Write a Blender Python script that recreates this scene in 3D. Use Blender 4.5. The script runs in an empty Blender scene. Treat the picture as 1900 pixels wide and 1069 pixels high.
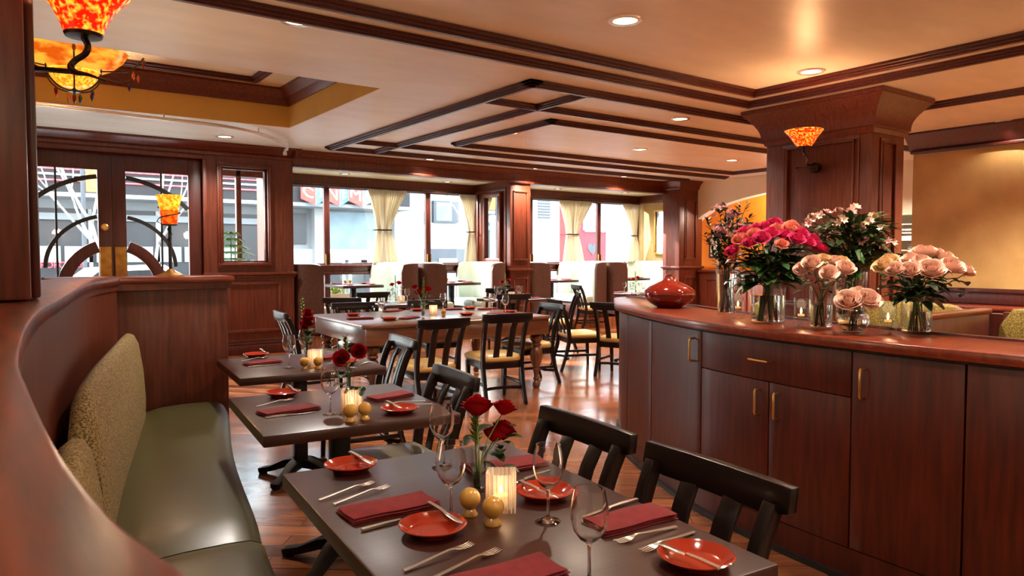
import bpy, bmesh, math, random
from mathutils import Vector, Matrix
C = bpy.context.scene.collection
PI = math.pi
R = math.radians
random.seed(7)

# ------------------------------------------------------------------ camera model (place -> photo), used to read plan positions
F_, CX, CY, EYE = 1342.0, 950.0, 534.5, 1.45
PITCH = math.atan(59.5 / F_); YAW = math.atan(960 / F_)
cp_, sp_ = math.cos(PITCH), math.sin(PITCH); cy_, sy_ = math.cos(YAW), math.sin(YAW)
def ray(px, py):
    x = (px - CX) / F_; y = (py - CY) / F_
    fw = cp_ - sp_ * y
    return Vector((sy_ * fw + cy_ * x, cy_ * fw - sy_ * x, -sp_ - cp_ * y))
def at(px, py, z):
    d = ray(px, py); t = (z - EYE) / d.z
    return Vector((d.x * t, d.y * t, z))
def dep(px, py, zc):
    d = ray(px, py)
    return Vector((0, 0, EYE)) + d * zc
def onY(px, py, Y):
    d = ray(px, py); t = Y / d.y
    return Vector((d.x * t, Y, EYE + d.z * t))
def onX(px, py, X):
    d = ray(px, py); t = X / d.x
    return Vector((X, d.y * t, EYE + d.z * t))

# ------------------------------------------------------------------ materials
def lin(c):
    return tuple(((v / 255) / 12.92 if v / 255 <= .04045 else ((v / 255 + .055) / 1.055) ** 2.4) for v in c) + (1,)
M = {}
def base(name):
    m = bpy.data.materials.new(name); m.use_nodes = True
    nt = m.node_tree; b = nt.nodes['Principled BSDF']
    M[name] = m
    return m, nt, b
def noise_col(nt, b, c1, c2, scale=(1, 1, 1), nscale=5., detail=4., lo=.3, hi=.7, bump=0., coord='Object', bscale=None, rough=None):
    tc = nt.nodes.new('ShaderNodeTexCoord'); mp = nt.nodes.new('ShaderNodeMapping')
    mp.inputs['Scale'].default_value = scale
    nt.links.new(tc.outputs[coord], mp.inputs['Vector'])
    n = nt.nodes.new('ShaderNodeTexNoise'); n.inputs['Scale'].default_value = nscale; n.inputs['Detail'].default_value = detail
    nt.links.new(mp.outputs[0], n.inputs['Vector'])
    cr = nt.nodes.new('ShaderNodeValToRGB')
    cr.color_ramp.elements[0].position = lo; cr.color_ramp.elements[0].color = c1
    cr.color_ramp.elements[1].position = hi; cr.color_ramp.elements[1].color = c2
    nt.links.new(n.outputs['Fac'], cr.inputs['Fac']); nt.links.new(cr.outputs['Color'], b.inputs['Base Color'])
    if bump:
        bp = nt.nodes.new('ShaderNodeBump'); bp.inputs['Strength'].default_value = bump; bp.inputs['Distance'].default_value = .01
        if bscale:
            n2 = nt.nodes.new('ShaderNodeTexNoise'); n2.inputs['Scale'].default_value = bscale; n2.inputs['Detail'].default_value = 2
            nt.links.new(tc.outputs[coord], n2.inputs['Vector']); nt.links.new(n2.outputs['Fac'], bp.inputs['Height'])
        else:
            nt.links.new(n.outputs['Fac'], bp.inputs['Height'])
        nt.links.new(bp.outputs[0], b.inputs['Normal'])
    return n
def mat(name, c1, c2=None, rough=.5, metal=0., scale=(1, 1, 1), nscale=5., bump=0., bscale=None, coat=0., lo=.3, hi=.7, detail=4., spec=.5, sheen=0., coord='Object', coatr=.1):
    m, nt, b = base(name)
    c1 = lin(c1); c2 = lin(c2) if c2 else tuple(min(1, v * 1.25) for v in c1[:3]) + (1,)
    noise_col(nt, b, c1, c2, scale, nscale, detail, lo, hi, bump, coord, bscale)
    b.inputs['Roughness'].default_value = rough; b.inputs['Metallic'].default_value = metal
    b.inputs['Coat Weight'].default_value = coat; b.inputs['Coat Roughness'].default_value = coatr
    b.inputs['Specular IOR Level'].default_value = spec
    b.inputs['Sheen Weight'].default_value = sheen
    return m
def emis(name, c1, c2, strength, nscale=8., scale=(1, 1, 1), rough=.2, lo=.4, hi=.6):
    m, nt, b = base(name)
    noise_col(nt, b, lin(c1), lin(c2), scale, nscale, 3, lo, hi)
    cr = [n for n in nt.nodes if n.type == 'VALTORGB'][0]
    nt.links.new(cr.outputs['Color'], b.inputs['Emission Color']); b.inputs['Emission Strength'].default_value = strength
    b.inputs['Roughness'].default_value = rough
    return m
def glassm(name, col=(1, 1, 1, 1), rough=0., ior=1.45):
    m, nt, b = base(name)
    b.inputs['Base Color'].default_value = col; b.inputs['Transmission Weight'].default_value = 1
    b.inputs['Roughness'].default_value = rough; b.inputs['IOR'].default_value = ior
    return m
def thinglass(name, tint=(1, 1, 1, 1), ior=1.45, extra=0.):
    m, nt, b = base(name)
    nt.nodes.remove(b); out = nt.nodes['Material Output']
    t = nt.nodes.new('ShaderNodeBsdfTransparent'); t.inputs[0].default_value = tint
    g = nt.nodes.new('ShaderNodeBsdfGlossy'); g.inputs['Roughness'].default_value = .02
    f = nt.nodes.new('ShaderNodeLayerWeight'); f.inputs['Blend'].default_value = .5
    p = nt.nodes.new('ShaderNodeMath'); p.operation = 'POWER'; p.inputs[1].default_value = 3.5; nt.links.new(f.outputs['Facing'], p.inputs[0])
    q = nt.nodes.new('ShaderNodeMath'); q.operation = 'MULTIPLY_ADD'; q.inputs[1].default_value = .6; q.inputs[2].default_value = (ior - 1) ** 2 / (ior + 1) ** 2; nt.links.new(p.outputs[0], q.inputs[0])
    mx = nt.nodes.new('ShaderNodeMixShader')
    nt.links.new(q.outputs[0], mx.inputs[0]); nt.links.new(t.outputs[0], mx.inputs[1]); nt.links.new(g.outputs[0], mx.inputs[2])
    nt.links.new(mx.outputs[0], out.inputs[0])
    return m

VG = (14, 14, 1.2)
mat('mahogany_cabinet', (58, 16, 9), (88, 30, 16), .42, scale=VG, nscale=3, coat=.15, coatr=.3, bump=.02, spec=.35)      # grain running up the panel
mat('mahogany', (76, 30, 18), (108, 49, 30), .4, scale=VG, nscale=3, coat=.2, coatr=.25, bump=.02, spec=.35)
mat('mahogany_dark', (56, 18, 12), (80, 28, 19), .4, scale=VG, nscale=3, coat=.2, coatr=.25, bump=.02, spec=.35)
mat('mahogany_flat', (98, 34, 19), (134, 54, 30), .28, scale=(2, 14, 14), nscale=3, coat=.3, coatr=.15, bump=.015)
mat('mahogany_ledge', (50, 15, 8), (116, 46, 20), .3, scale=(12, 1.2, 12), nscale=3, detail=7, lo=.36, hi=.66, coat=.12, coatr=.3, bump=.12, spec=.3)
mat('espresso', (15, 8, 9), (24, 14, 14), .3, scale=(20, 20, 2), nscale=3, coat=.06, coatr=.12, spec=.28)
mat('tabletop', (42, 17, 13), (62, 28, 22), .36, scale=(2, 30, 30), nscale=3, coat=.25, coatr=.26, bump=.02)
mat('table_walnut', (84, 46, 30), (116, 68, 45), .3, scale=(2, 24, 24), nscale=3, coat=.5, coatr=.15)
mat('turned_walnut', (78, 40, 22), (108, 60, 34), .28, scale=(14, 14, 2), nscale=3, coat=.5)
mat('iron', (22, 18, 17), (32, 27, 25), .45, .6, nscale=20)
mat('bronze', (44, 32, 26), (66, 48, 38), .35, .8, nscale=20)
mat('leather_olive', (60, 57, 26), (74, 71, 36), .36, nscale=2.5, bump=.05, bscale=160, coat=.2, coatr=.25)
mat('fabric_tan', (84, 66, 34), (158, 134, 84), .85, nscale=130, detail=1, lo=.38, hi=.62, bump=.2, bscale=220)
mat('fabric_gold', (92, 76, 22), (160, 138, 62), .85, nscale=110, detail=1, lo=.38, hi=.62, bump=.2, bscale=200)
mat('seat_vinyl', (176, 140, 78), (194, 158, 94), .38, nscale=3, coat=.2)
mat('seat_taupe', (118, 112, 96), (132, 126, 108), .35, nscale=3, coat=.2)
mat('booth_white', (176, 190, 182), (192, 204, 196), .4, nscale=2, coat=.15)
mat('booth_brown', (62, 34, 26), (84, 48, 36), .55, nscale=40)
mat('booth_tan', (120, 92, 52), (142, 112, 68), .6, nscale=60)
mat('ceiling_paint', (220, 219, 206), (234, 233, 222), .4, scale=(1, 3, 1), nscale=1.5, spec=.4, lo=.3, hi=.75)
mat('soffit_cream', (222, 210, 172), (230, 220, 186), .6, nscale=2)
mat('coffer_yellow', (196, 158, 76), (212, 172, 88), .6, nscale=1.5)
mat('stucco_tan', (172, 138, 84), (196, 162, 106), .75, nscale=2.2, detail=8, lo=.32, hi=.68)
mat('wall_cream', (228, 224, 204), (236, 232, 214), .8, nscale=2)
mat('wall_orange', (224, 122, 22), (236, 140, 36), .7, nscale=1.5)
mat('wall_dim', (120, 112, 90), (134, 126, 104), .8, nscale=2)
mat('brass', (196, 150, 80), (214, 172, 100), .3, 1., nscale=10)
mat('brass_aged', (150, 106, 48), (188, 140, 70), .4, 1., nscale=12)
mat('steel', (222, 214, 202), (236, 230, 220), .26, 1., nscale=6)
mat('red_ceramic', (146, 36, 18), (164, 46, 24), .12, nscale=8, coat=.6, coatr=.03)
mat('red_vase', (110, 22, 14), (128, 30, 20), .1, nscale=6, coat=.8, coatr=.03)
mat('mustard_ceramic', (196, 146, 62), (208, 160, 78), .18, nscale=8, coat=.5, coatr=.05)
mat('napkin_red', (104, 4, 16), (124, 8, 24), .9, nscale=40, bump=.12, bscale=350, sheen=.05)
mat('curtain_cream', (228, 220, 200), (238, 232, 216), .85, scale=(12, 12, 1), nscale=3, sheen=.2)
mat('leaf', (30, 58, 20), (62, 96, 36), .45, nscale=14)
mat('leaf_bright', (60, 104, 50), (96, 140, 70), .5, nscale=14)
mat('leaf_dark', (22, 40, 18), (44, 66, 28), .4, nscale=14)
mat('leaf_light', (96, 118, 44), (142, 150, 70), .5, nscale=14)
mat('stem', (50, 82, 30), (78, 106, 44), .5, nscale=14)
mat('rose_red', (140, 2, 12), (172, 8, 20), .8, nscale=20, spec=.15)
mat('rose_hot', (190, 30, 88), (224, 70, 122), .8, nscale=20, spec=.15)
mat('rose_coral', (226, 112, 96), (240, 148, 126), .8, nscale=20, spec=.15)
mat('rose_peach', (242, 194, 176), (252, 226, 212), .8, nscale=25, spec=.15)
mat('rose_cream', (226, 196, 140), (240, 214, 168), .6, nscale=25)
mat('bloom_pink', (222, 150, 160), (246, 206, 204), .6, nscale=40)
mat('bloom_blush', (240, 196, 176), (250, 226, 206), .6, nscale=40)
mat('bloom_mauve', (214, 130, 156), (240, 184, 196), .6, nscale=40)
mat('chrome_white', (220, 216, 208), (232, 228, 220), .25, .4, nscale=5)
mat('gilt', (176, 136, 64), (206, 166, 92), .4, .9, nscale=20)
mat('mirror', (225, 230, 230), (230, 235, 235), .02, 1., nscale=1)
mat('black_paint', (20, 18, 18), (30, 28, 28), .5, nscale=8)
mat('candle_wax', (250, 240, 214), (255, 248, 226), .4, nscale=5)
mat('crystal_red', (110, 14, 20), (140, 24, 30), .1, nscale=5)
mat('crystal_green', (20, 60, 36), (30, 80, 46), .1, nscale=5)
mat('crystal_violet', (54, 34, 90), (70, 50, 120), .1, nscale=5)
mat('crystal_amber', (206, 96, 40), (224, 120, 60), .1, nscale=5)
mat('ash_wood', (170, 150, 120), (190, 172, 144), .7, scale=(1, 1, 30), nscale=2)
# outdoors
mat('ext_white', (146, 148, 149), (160, 162, 163), .8, nscale=.6)
mat('ext_pale', (118, 124, 128), (132, 138, 142), .7, nscale=.6)
mat('ext_grey', (62, 67, 74), (74, 79, 86), .7, nscale=.6)
mat('ext_charcoal', (19, 20, 24), (26, 27, 31), .7, nscale=.6)
mat('ext_glass', (74, 104, 118), (102, 130, 142), .3, nscale=1.5)
mat('ext_dark', (26, 29, 34), (40, 44, 50), .4, nscale=1)
mat('ext_red', (150, 34, 46), (166, 48, 58), .7, nscale=.6)
mat('ext_black', (16, 16, 18), (26, 26, 28), .6, nscale=3)
mat('asphalt', (84, 86, 90), (110, 112, 116), .9, nscale=6)
mat('pavement', (136, 134, 130), (156, 154, 150), .9, nscale=3)
mat('bark', (120, 116, 112), (160, 156, 152), .9, scale=(6, 6, 1), nscale=4)
mat('planter_wood', (120, 98, 70), (150, 126, 96), .8, scale=(1, 1, 14), nscale=3)
mat('road_line', (226, 226, 220), (236, 236, 230), .8)
emis('sign_red', (206, 40, 28), (216, 52, 38), .2)
emis('sign_blue', (40, 130, 186), (56, 146, 200), .2)
emis('sign_white', (255, 246, 240), (255, 250, 246), 1.2)
emis('neon_red', (230, 50, 60), (240, 70, 80), 2.)
emis('banner_orange', (236, 110, 40), (246, 130, 60), .25)
# lamps
emis('lamp_glass_red', (206, 22, 4), (255, 176, 50), .9, nscale=60, lo=.46, hi=.66)
emis('lamp_glass_amber', (214, 92, 10), (255, 186, 60), .5, nscale=5, scale=(1, 1, 3))
emis('lamp_glass_yellow', (230, 120, 12), (255, 196, 60), .7, nscale=40)
emis('lamp_glass_orange', (214, 50, 6), (246, 120, 24), .5, nscale=40)
emis('lamp_bulb', (255, 226, 170), (255, 236, 190), 14.)
emis('flame', (255, 190, 90), (255, 214, 130), 8.)
emis('downlight_glow', (255, 226, 190), (255, 234, 206), 5.)
emis('candle_glow', (255, 196, 110), (255, 214, 140), .3)
glassm('glass')
glassm('water', (.96, 1, .98, 1), 0, 1.33)
thinglass('pane_glass', (.97, .985, .98, 1), 1.4)
thinglass('thin_glass', (.97, .98, .98, 1), 1.5)
thinglass('ribbed_glass', (.93, .9, .86, 1), 1.6)
def add_translucent(name, col, fac, bsdf='ShaderNodeBsdfTranslucent'):
    nt = M[name].node_tree; out = nt.nodes['Material Output']; cur = out.inputs[0].links[0].from_socket
    t = nt.nodes.new(bsdf); t.inputs[0].default_value = col; mx = nt.nodes.new('ShaderNodeMixShader'); mx.inputs[0].default_value = fac
    nt.links.new(cur, mx.inputs[1]); nt.links.new(t.outputs[0], mx.inputs[2]); nt.links.new(mx.outputs[0], out.inputs[0])
add_translucent('curtain_cream', lin((240, 234, 218)), .4)
add_translucent('ribbed_glass', lin((250, 236, 220)), .3); add_translucent('ribbed_glass', lin((240, 230, 220)), .06, 'ShaderNodeBsdfDiffuse')
def rib_pattern():
    nt = M['ribbed_glass'].node_tree
    tc = nt.nodes.new('ShaderNodeTexCoord'); sx = nt.nodes.new('ShaderNodeSeparateXYZ'); nt.links.new(tc.outputs['Object'], sx.inputs[0])
    ad = nt.nodes.new('ShaderNodeMath'); nt.links.new(sx.outputs[0], ad.inputs[0]); nt.links.new(sx.outputs[1], ad.inputs[1])
    mu = nt.nodes.new('ShaderNodeMath'); mu.operation = 'MULTIPLY'; mu.inputs[1].default_value = 2 * PI / .0112; nt.links.new(ad.outputs[0], mu.inputs[0])
    si = nt.nodes.new('ShaderNodeMath'); si.operation = 'SINE'; nt.links.new(mu.outputs[0], si.inputs[0])
    mp = nt.nodes.new('ShaderNodeMapRange'); mp.inputs[1].default_value = -1; mp.inputs[2].default_value = 1; mp.inputs[3].default_value = .02; mp.inputs[4].default_value = .55; nt.links.new(si.outputs[0], mp.inputs[0])
    for n in nt.nodes:
        if n.type == 'MIX_SHADER' and n.inputs[2].links and n.inputs[2].links[0].from_node.type == 'BSDF_TRANSLUCENT': nt.links.new(mp.outputs[0], n.inputs[0])
rib_pattern()
for n_ in ('rose_peach', 'rose_coral', 'rose_hot', 'rose_cream', 'bloom_blush', 'bloom_pink'): add_translucent(n_, lin((250, 190, 160)) if n_ != 'rose_hot' else lin((236, 60, 120)), .1)
# floor: plank parquet
def floor_mat():
    m, nt, b = base('floor_wood')
    tc = nt.nodes.new('ShaderNodeTexCoord'); mp = nt.nodes.new('ShaderNodeMapping'); mp.inputs['Rotation'].default_value = (0, 0, R(38))
    nt.links.new(tc.outputs['Object'], mp.inputs[0])
    br = nt.nodes.new('ShaderNodeTexBrick'); br.inputs['Scale'].default_value = 1
    br.inputs['Brick Width'].default_value = 1.3; br.inputs['Row Height'].default_value = .13; br.inputs['Mortar Size'].default_value = .002
    br.inputs['Color1'].default_value = lin((172, 106, 66)); br.inputs['Color2'].default_value = lin((116, 68, 44)); br.inputs['Mortar'].default_value = lin((40, 18, 10))
    br.offset = .37
    nt.links.new(mp.outputs[0], br.inputs['Vector'])
    mp2 = nt.nodes.new('ShaderNodeMapping'); mp2.inputs['Scale'].default_value = (1, 9, 1); nt.links.new(mp.outputs[0], mp2.inputs[0])
    n = nt.nodes.new('ShaderNodeTexNoise'); n.inputs['Scale'].default_value = 2.5; n.inputs['Detail'].default_value = 6; n.inputs['Distortion'].default_value = 1.2
    nt.links.new(mp2.outputs[0], n.inputs['Vector'])
    cr = nt.nodes.new('ShaderNodeValToRGB'); cr.color_ramp.elements[0].color = (.66, .62, .6, 1); cr.color_ramp.elements[0].position = .35
    cr.color_ramp.elements[1].color = (1.08, 1.05, 1.05, 1); cr.color_ramp.elements[1].position = .65
    nt.links.new(n.outputs['Fac'], cr.inputs[0])
    mx = nt.nodes.new('ShaderNodeMix'); mx.data_type = 'RGBA'; mx.blend_type = 'MULTIPLY'; mx.inputs[0].default_value = 1
    nt.links.new(br.outputs['Color'], mx.inputs[6]); nt.links.new(cr.outputs[0], mx.inputs[7]); nt.links.new(mx.outputs[2], b.inputs['Base Color'])
    b.inputs['Roughness'].default_value = .2; b.inputs['Coat Weight'].default_value = .4; b.inputs['Coat Roughness'].default_value = .12
    n3 = nt.nodes.new('ShaderNodeTexNoise'); n3.inputs['Scale'].default_value = 3; nt.links.new(tc.outputs['Object'], n3.inputs['Vector'])
    bp = nt.nodes.new('ShaderNodeBump'); bp.inputs['Strength'].default_value = .12; bp.inputs['Distance'].default_value = .02
    nt.links.new(n3.outputs['Fac'], bp.inputs['Height']); nt.links.new(bp.outputs[0], b.inputs['Normal']); nt.links.new(bp.outputs[0], b.inputs['Coat Normal'])
floor_mat()

# ------------------------------------------------------------------ mesh building
def link(o, parent=None):
    C.objects.link(o)
    if parent: o.parent = parent
    return o
class MB:
    def __init__(s): s.bm = bmesh.new()
    def face(s, pts):
        vs = [s.bm.verts.new(p) for p in pts]
        return s.bm.faces.new(vs)
    def box(s, x0, x1, y0, y1, z0, z1, mx=None):
        ps = [(x0, y0, z0), (x1, y0, z0), (x1, y1, z0), (x0, y1, z0), (x0, y0, z1), (x1, y0, z1), (x1, y1, z1), (x0, y1, z1)]
        if mx is not None: ps = [mx @ Vector(p) for p in ps]
        v = [s.bm.verts.new(p) for p in ps]
        for f in ((0, 3, 2, 1), (4, 5, 6, 7), (0, 1, 5, 4), (1, 2, 6, 5), (2, 3, 7, 6), (3, 0, 4, 7)): s.bm.faces.new([v[i] for i in f])
        return s
    def beam(s, a, b, w, h, up=(0, 0, 1), w2=None, h2=None):
        a = Vector(a); b = Vector(b); d = (b - a).normalized(); up = Vector(up)
        x = d.cross(up).normalized() if d.cross(up).length > 1e-5 else Vector((1, 0, 0)); y = x.cross(d).normalized()
        w2 = w if w2 is None else w2; h2 = h if h2 is None else h2
        v = []
        for p, ww, hh in ((a, w, h), (b, w2, h2)):
            for sx, sy in ((-1, -1), (1, -1), (1, 1), (-1, 1)): v.append(s.bm.verts.new(p + x * sx * ww / 2 + y * sy * hh / 2))
        for f in ((0, 3, 2, 1), (4, 5, 6, 7), (0, 1, 5, 4), (1, 2, 6, 5), (2, 3, 7, 6), (3, 0, 4, 7)): s.bm.faces.new([v[i] for i in f])
        return s
    def path(s, pts, w, h, up=(0, 0, 1)):
        """rectangular section swept along points"""
        pts = [Vector(p) for p in pts]; n = len(pts); rows = []
        ws = w if isinstance(w, (list, tuple)) else [w] * n; hs = h if isinstance(h, (list, tuple)) else [h] * n
        for i, p in enumerate(pts):
            d = (pts[min(i + 1, n - 1)] - pts[max(i - 1, 0)]).normalized()
            x = d.cross(Vector(up)).normalized(); y = x.cross(d).normalized()
            rows.append([s.bm.verts.new(p + x * sx * ws[i] / 2 + y * sy * hs[i] / 2) for sx, sy in ((-1, -1), (1, -1), (1, 1), (-1, 1))])
        for i in range(n - 1):
            for k in range(4): s.bm.faces.new([rows[i][k], rows[i][(k + 1) % 4], rows[i + 1][(k + 1) % 4], rows[i + 1][k]])
        s.bm.faces.new(rows[0][::-1]); s.bm.faces.new(rows[-1])
        return s
    def lathe(s, prof, seg=24, c=(0, 0, 0), flute=None, cap=True, mx=None):
        """prof: list of (r, z); flute(z)->(amp, n)"""
        rings = []
        for r, z in prof:
            if r < 1e-6:
                p = Vector((c[0], c[1], c[2] + z)); rings.append([s.bm.verts.new(mx @ p if mx is not None else p)]); continue
            ring = []
            for i in range(seg):
                a = 2 * PI * i / seg; rr = r
                if flute:
                    am, nn = flute(z); rr = r * (1 + am * math.cos(a * nn))
                p = Vector((c[0] + rr * math.cos(a), c[1] + rr * math.sin(a), c[2] + z))
                ring.append(s.bm.verts.new(mx @ p if mx is not None else p))
            rings.append(ring)
        for A, B in zip(rings, rings[1:]):
            if len(A) == 1 and len(B) == 1: continue
            for i in range(seg):
                j = (i + 1) % seg
                if len(A) == 1: s.bm.faces.new([A[0], B[j], B[i]])
                elif len(B) == 1: s.bm.faces.new([A[i], A[j], B[0]])
                else: s.bm.faces.new([A[i], A[j], B[j], B[i]])
        if cap:
            if len(rings[0]) > 1: s.bm.faces.new(rings[0][::-1])
            if len(rings[-1]) > 1: s.bm.faces.new(rings[-1])
        return s
    def tube(s, pts, r, seg=8, cap=True):
        pts = [Vector(p) for p in pts]; n = len(pts); rows = []
        rs = r if isinstance(r, (list, tuple)) else [r] * n
        up = Vector((0, 0, 1)); prev = None
        for i, p in enumerate(pts):
            d = (pts[min(i + 1, n - 1)] - pts[max(i - 1, 0)]).normalized()
            if prev is None:
                x = d.cross(up) if d.cross(up).length > 1e-3 else d.cross(Vector((1, 0, 0)))
            else: x = prev - d * prev.dot(d)
            x.normalize(); prev = x; y = d.cross(x)
            rows.append([s.bm.verts.new(p + (x * math.cos(2 * PI * k / seg) + y * math.sin(2 * PI * k / seg)) * rs[i]) for k in range(seg)])
        for i in range(n - 1):
            for k in range(seg): s.bm.faces.new([rows[i][k], rows[i][(k + 1) % seg], rows[i + 1][(k + 1) % seg], rows[i + 1][k]])
        if cap: s.bm.faces.new(rows[0][::-1]); s.bm.faces.new(rows[-1])
        return s
    def prism(s, poly, z0, z1, mx=None):
        f = lambda p: (mx @ Vector(p)) if mx is not None else p
        a = [s.bm.verts.new(f((x, y, z0))) for x, y in poly]; b = [s.bm.verts.new(f((x, y, z1))) for x, y in poly]
        n = len(poly)
        s.bm.faces.new(a[::-1]); s.bm.faces.new(b)
        for i in range(n): s.bm.faces.new([a[i], a[(i + 1) % n], b[(i + 1) % n], b[i]])
        return s
    def loft(s, rows, closed=True, caps=True):
        vr = [[s.bm.verts.new(p) for p in r] for r in rows]; n = len(rows[0])
        for A, B in zip(vr, vr[1:]):
            for k in range(n if closed else n - 1): s.bm.faces.new([A[k], A[(k + 1) % n], B[(k + 1) % n], B[k]])
        if caps and closed: s.bm.faces.new(vr[0][::-1]); s.bm.faces.new(vr[-1])
        return s
    def sphere(s, c, r, seg=12, sz=1.0):
        prof = [(r * math.sin(PI * i / 8), -r * sz * math.cos(PI * i / 8)) for i in range(9)]
        prof[0] = (0, -r * sz); prof[-1] = (0, r * sz)
        return s.lathe(prof, seg, c)
    def mesh(s, name, m, bevel=0., seg=2, smooth=False, angle=40):
        bm = s.bm
        bmesh.ops.recalc_face_normals(bm, faces=bm.faces[:])
        if bevel:
            ed = [e for e in bm.edges if len(e.link_faces) == 2 and e.calc_face_angle(0) > R(35)]
            bmesh.ops.bevel(bm, geom=ed, offset=bevel, segments=seg, affect='EDGES', profile=.5, clamp_overlap=True)
        me = bpy.data.meshes.new(name); bm.to_mesh(me); bm.free()
        me.materials.append(M[m])
        if smooth or bevel:
            me.polygons.foreach_set('use_smooth', [True] * len(me.polygons))
            try: me.set_sharp_from_angle(angle=R(angle))
            except Exception: pass
        return me
    def build(s, name, m, parent=None, bevel=0., seg=2, smooth=False, angle=40, sub=0):
        o = bpy.data.objects.new(name, s.mesh(name, m, bevel, seg, smooth, angle)); link(o, parent)
        if sub:
            md = o.modifiers.new('Subdivision', 'SUBSURF'); md.levels = sub; md.render_levels = sub
        return o
def tag(o, label, cat, group=None):
    o['label'] = label; o['category'] = cat
    if group: o['group'] = group
    return o
def thing(name, label, cat, loc=(0, 0, 0), rz=0., group=None):
    o = bpy.data.objects.new(name, None); link(o); o.location = loc; o.rotation_euler = (0, 0, rz); o.empty_display_size = .1
    return tag(o, label, cat, group)
def struct(o):
    o['kind'] = 'structure'; return o
def dup(root, loc, rz, label, group=None, scale=None):
    r = root.copy(); C.objects.link(r); r.location = loc; r.rotation_euler = (0, 0, rz); r['label'] = label
    if group: r['group'] = group
    if scale: r.scale = scale
    for ch in list(root.children):
        c = ch.copy(); C.objects.link(c); c.parent = r
        for g in list(ch.children):
            d = g.copy(); C.objects.link(d); d.parent = c
    return r
def child(name, me, parent, loc=(0, 0, 0), rot=(0, 0, 0), sc=1.):
    o = bpy.data.objects.new(name, me); link(o, parent); o.location = loc; o.rotation_euler = rot
    o.scale = (sc, sc, sc) if not isinstance(sc, (tuple, list)) else sc
    return o
def ring(mb, axis, c, a0, a1, z0, z1, w, d, sgn=-1):
    """picture-frame moulding on plane axis=c; sticks out by d towards sgn"""
    lo, hi = (c, c + sgn * d) if sgn > 0 else (c + sgn * d, c)
    for (p, q, r, t) in ((a0, a1, z1 - w, z1), (a0, a1, z0, z0 + w), (a0, a0 + w, z0 + w, z1 - w), (a1 - w, a1, z0 + w, z1 - w)):
        if axis == 'y': mb.box(p, q, lo, hi, r, t)
        else: mb.box(lo, hi, p, q, r, t)
def textmesh(name, txt, size, depth, m, parent, mx):
    cu = bpy.data.curves.new(name, 'FONT'); cu.body = txt; cu.size = size; cu.extrude = depth; cu.align_x = 'CENTER'; cu.align_y = 'CENTER'
    t = bpy.data.objects.new(name, cu); C.objects.link(t)
    me = bpy.data.meshes.new_from_object(t.evaluated_get(bpy.context.evaluated_depsgraph_get()))
    bpy.data.objects.remove(t); bpy.data.curves.remove(cu)
    me.name = name; me.materials.clear(); me.materials.append(M[m]); me.transform(mx)
    return child(name, me, parent)
def smooth_pts(pts, n=8):
    """Catmull-Rom through points"""
    pts = [Vector(p) for p in pts]; out = []
    for i in range(len(pts) - 1):
        p0 = pts[max(i - 1, 0)]; p1 = pts[i]; p2 = pts[i + 1]; p3 = pts[min(i + 2, len(pts) - 1)]
        for k in range(n):
            t = k / n
            out.append(.5 * ((2 * p1) + (p2 - p0) * t + (2 * p0 - 5 * p1 + 4 * p2 - p3) * t * t + (3 * p1 - p0 - 3 * p2 + p3) * t ** 3))
    out.append(pts[-1]); return out
CEIL = 3.05
DW = 10.87      # street door wall
WW = 12.10      # window wall
def sbox(name, m, *boxes, bevel=0., parent=None):
    mb = MB()
    for b in boxes: mb.box(*b)
    o = mb.build(name, m, parent, bevel=bevel)
    return struct(o) if parent is None else o

# floor, ceiling
struct(MB().box(-3.5, 15, -3, DW + .02, -.12, 0).build('floor', 'floor_wood'))
struct(MB().box(3.7, 12.6, DW + .02, WW + .1, -.12, .2).build('floor_alcove', 'floor_wood'))
sbox('ceiling', 'ceiling_paint', (-3.5, 14.5, -3, 6.42, CEIL, CEIL + .14), (3.05, 14.5, 6.42, DW + .2, CEIL, CEIL + .14), (12.5, 14.5, DW + .2, 12.4, CEIL, CEIL + .14), (-3.5, 12.5, DW, WW + .3, CEIL - .02, CEIL + .16),
     (-3.5, -1.6, 6.42, DW + .2, CEIL, CEIL + .14), (-1.6, 3.05, 9.05, DW + .2, CEIL, CEIL + .14))
sbox('ceiling_alcove', 'soffit_cream', (3.7, 12.5, DW, WW + .1, 2.84, 2.94))
# raised coffer
cz = 3.5
sbox('ceiling_coffer', 'coffer_yellow', (-1.7, -1.6, 6.3, 9.17, CEIL + .0, cz), (3.042, 3.15, 6.3, 9.17, CEIL + .003, cz), (-1.7, 3.15, 9.042, 9.15, CEIL + .003, cz), (-1.7, 3.15, 6.32, 6.428, CEIL + .003, cz))
sbox('ceiling_coffer_top', 'soffit_cream', (-1.7, 3.15, 6.3, 9.17, cz, cz + .08))
def crown_y(mb, y, sgn, x0, x1, z0, z1, d):   # sloped crown along X on plane y, leaning out by d
    mb.loft([[(x, y, z0), (x, y + sgn * .02, z0), (x, y + sgn * d * .45, z0 + (z1 - z0) * .45), (x, y + sgn * d, z1 - .03), (x, y + sgn * d, z1), (x, y, z1)] for x in (x0, x1)])
def crown_x(mb, x, sgn, y0, y1, z0, z1, d):
    mb.loft([[(x, y, z0), (x + sgn * .02, y, z0), (x + sgn * d * .45, y, z0 + (z1 - z0) * .45), (x + sgn * d, y, z1 - .03), (x + sgn * d, y, z1), (x, y, z1)] for y in (y0, y1)])
mb = MB(); crown_y(mb, 9.04, -1, -1.6, 3.05, 3.31, cz, .16); crown_x(mb, 3.04, -1, 6.42, 9.05, 3.31, cz, .16); crown_x(mb, -1.6, 1, 6.42, 9.05, 3.31, cz, .16)
struct(mb.build('trim_coffer_crown', 'mahogany'))
mb = MB()
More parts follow.
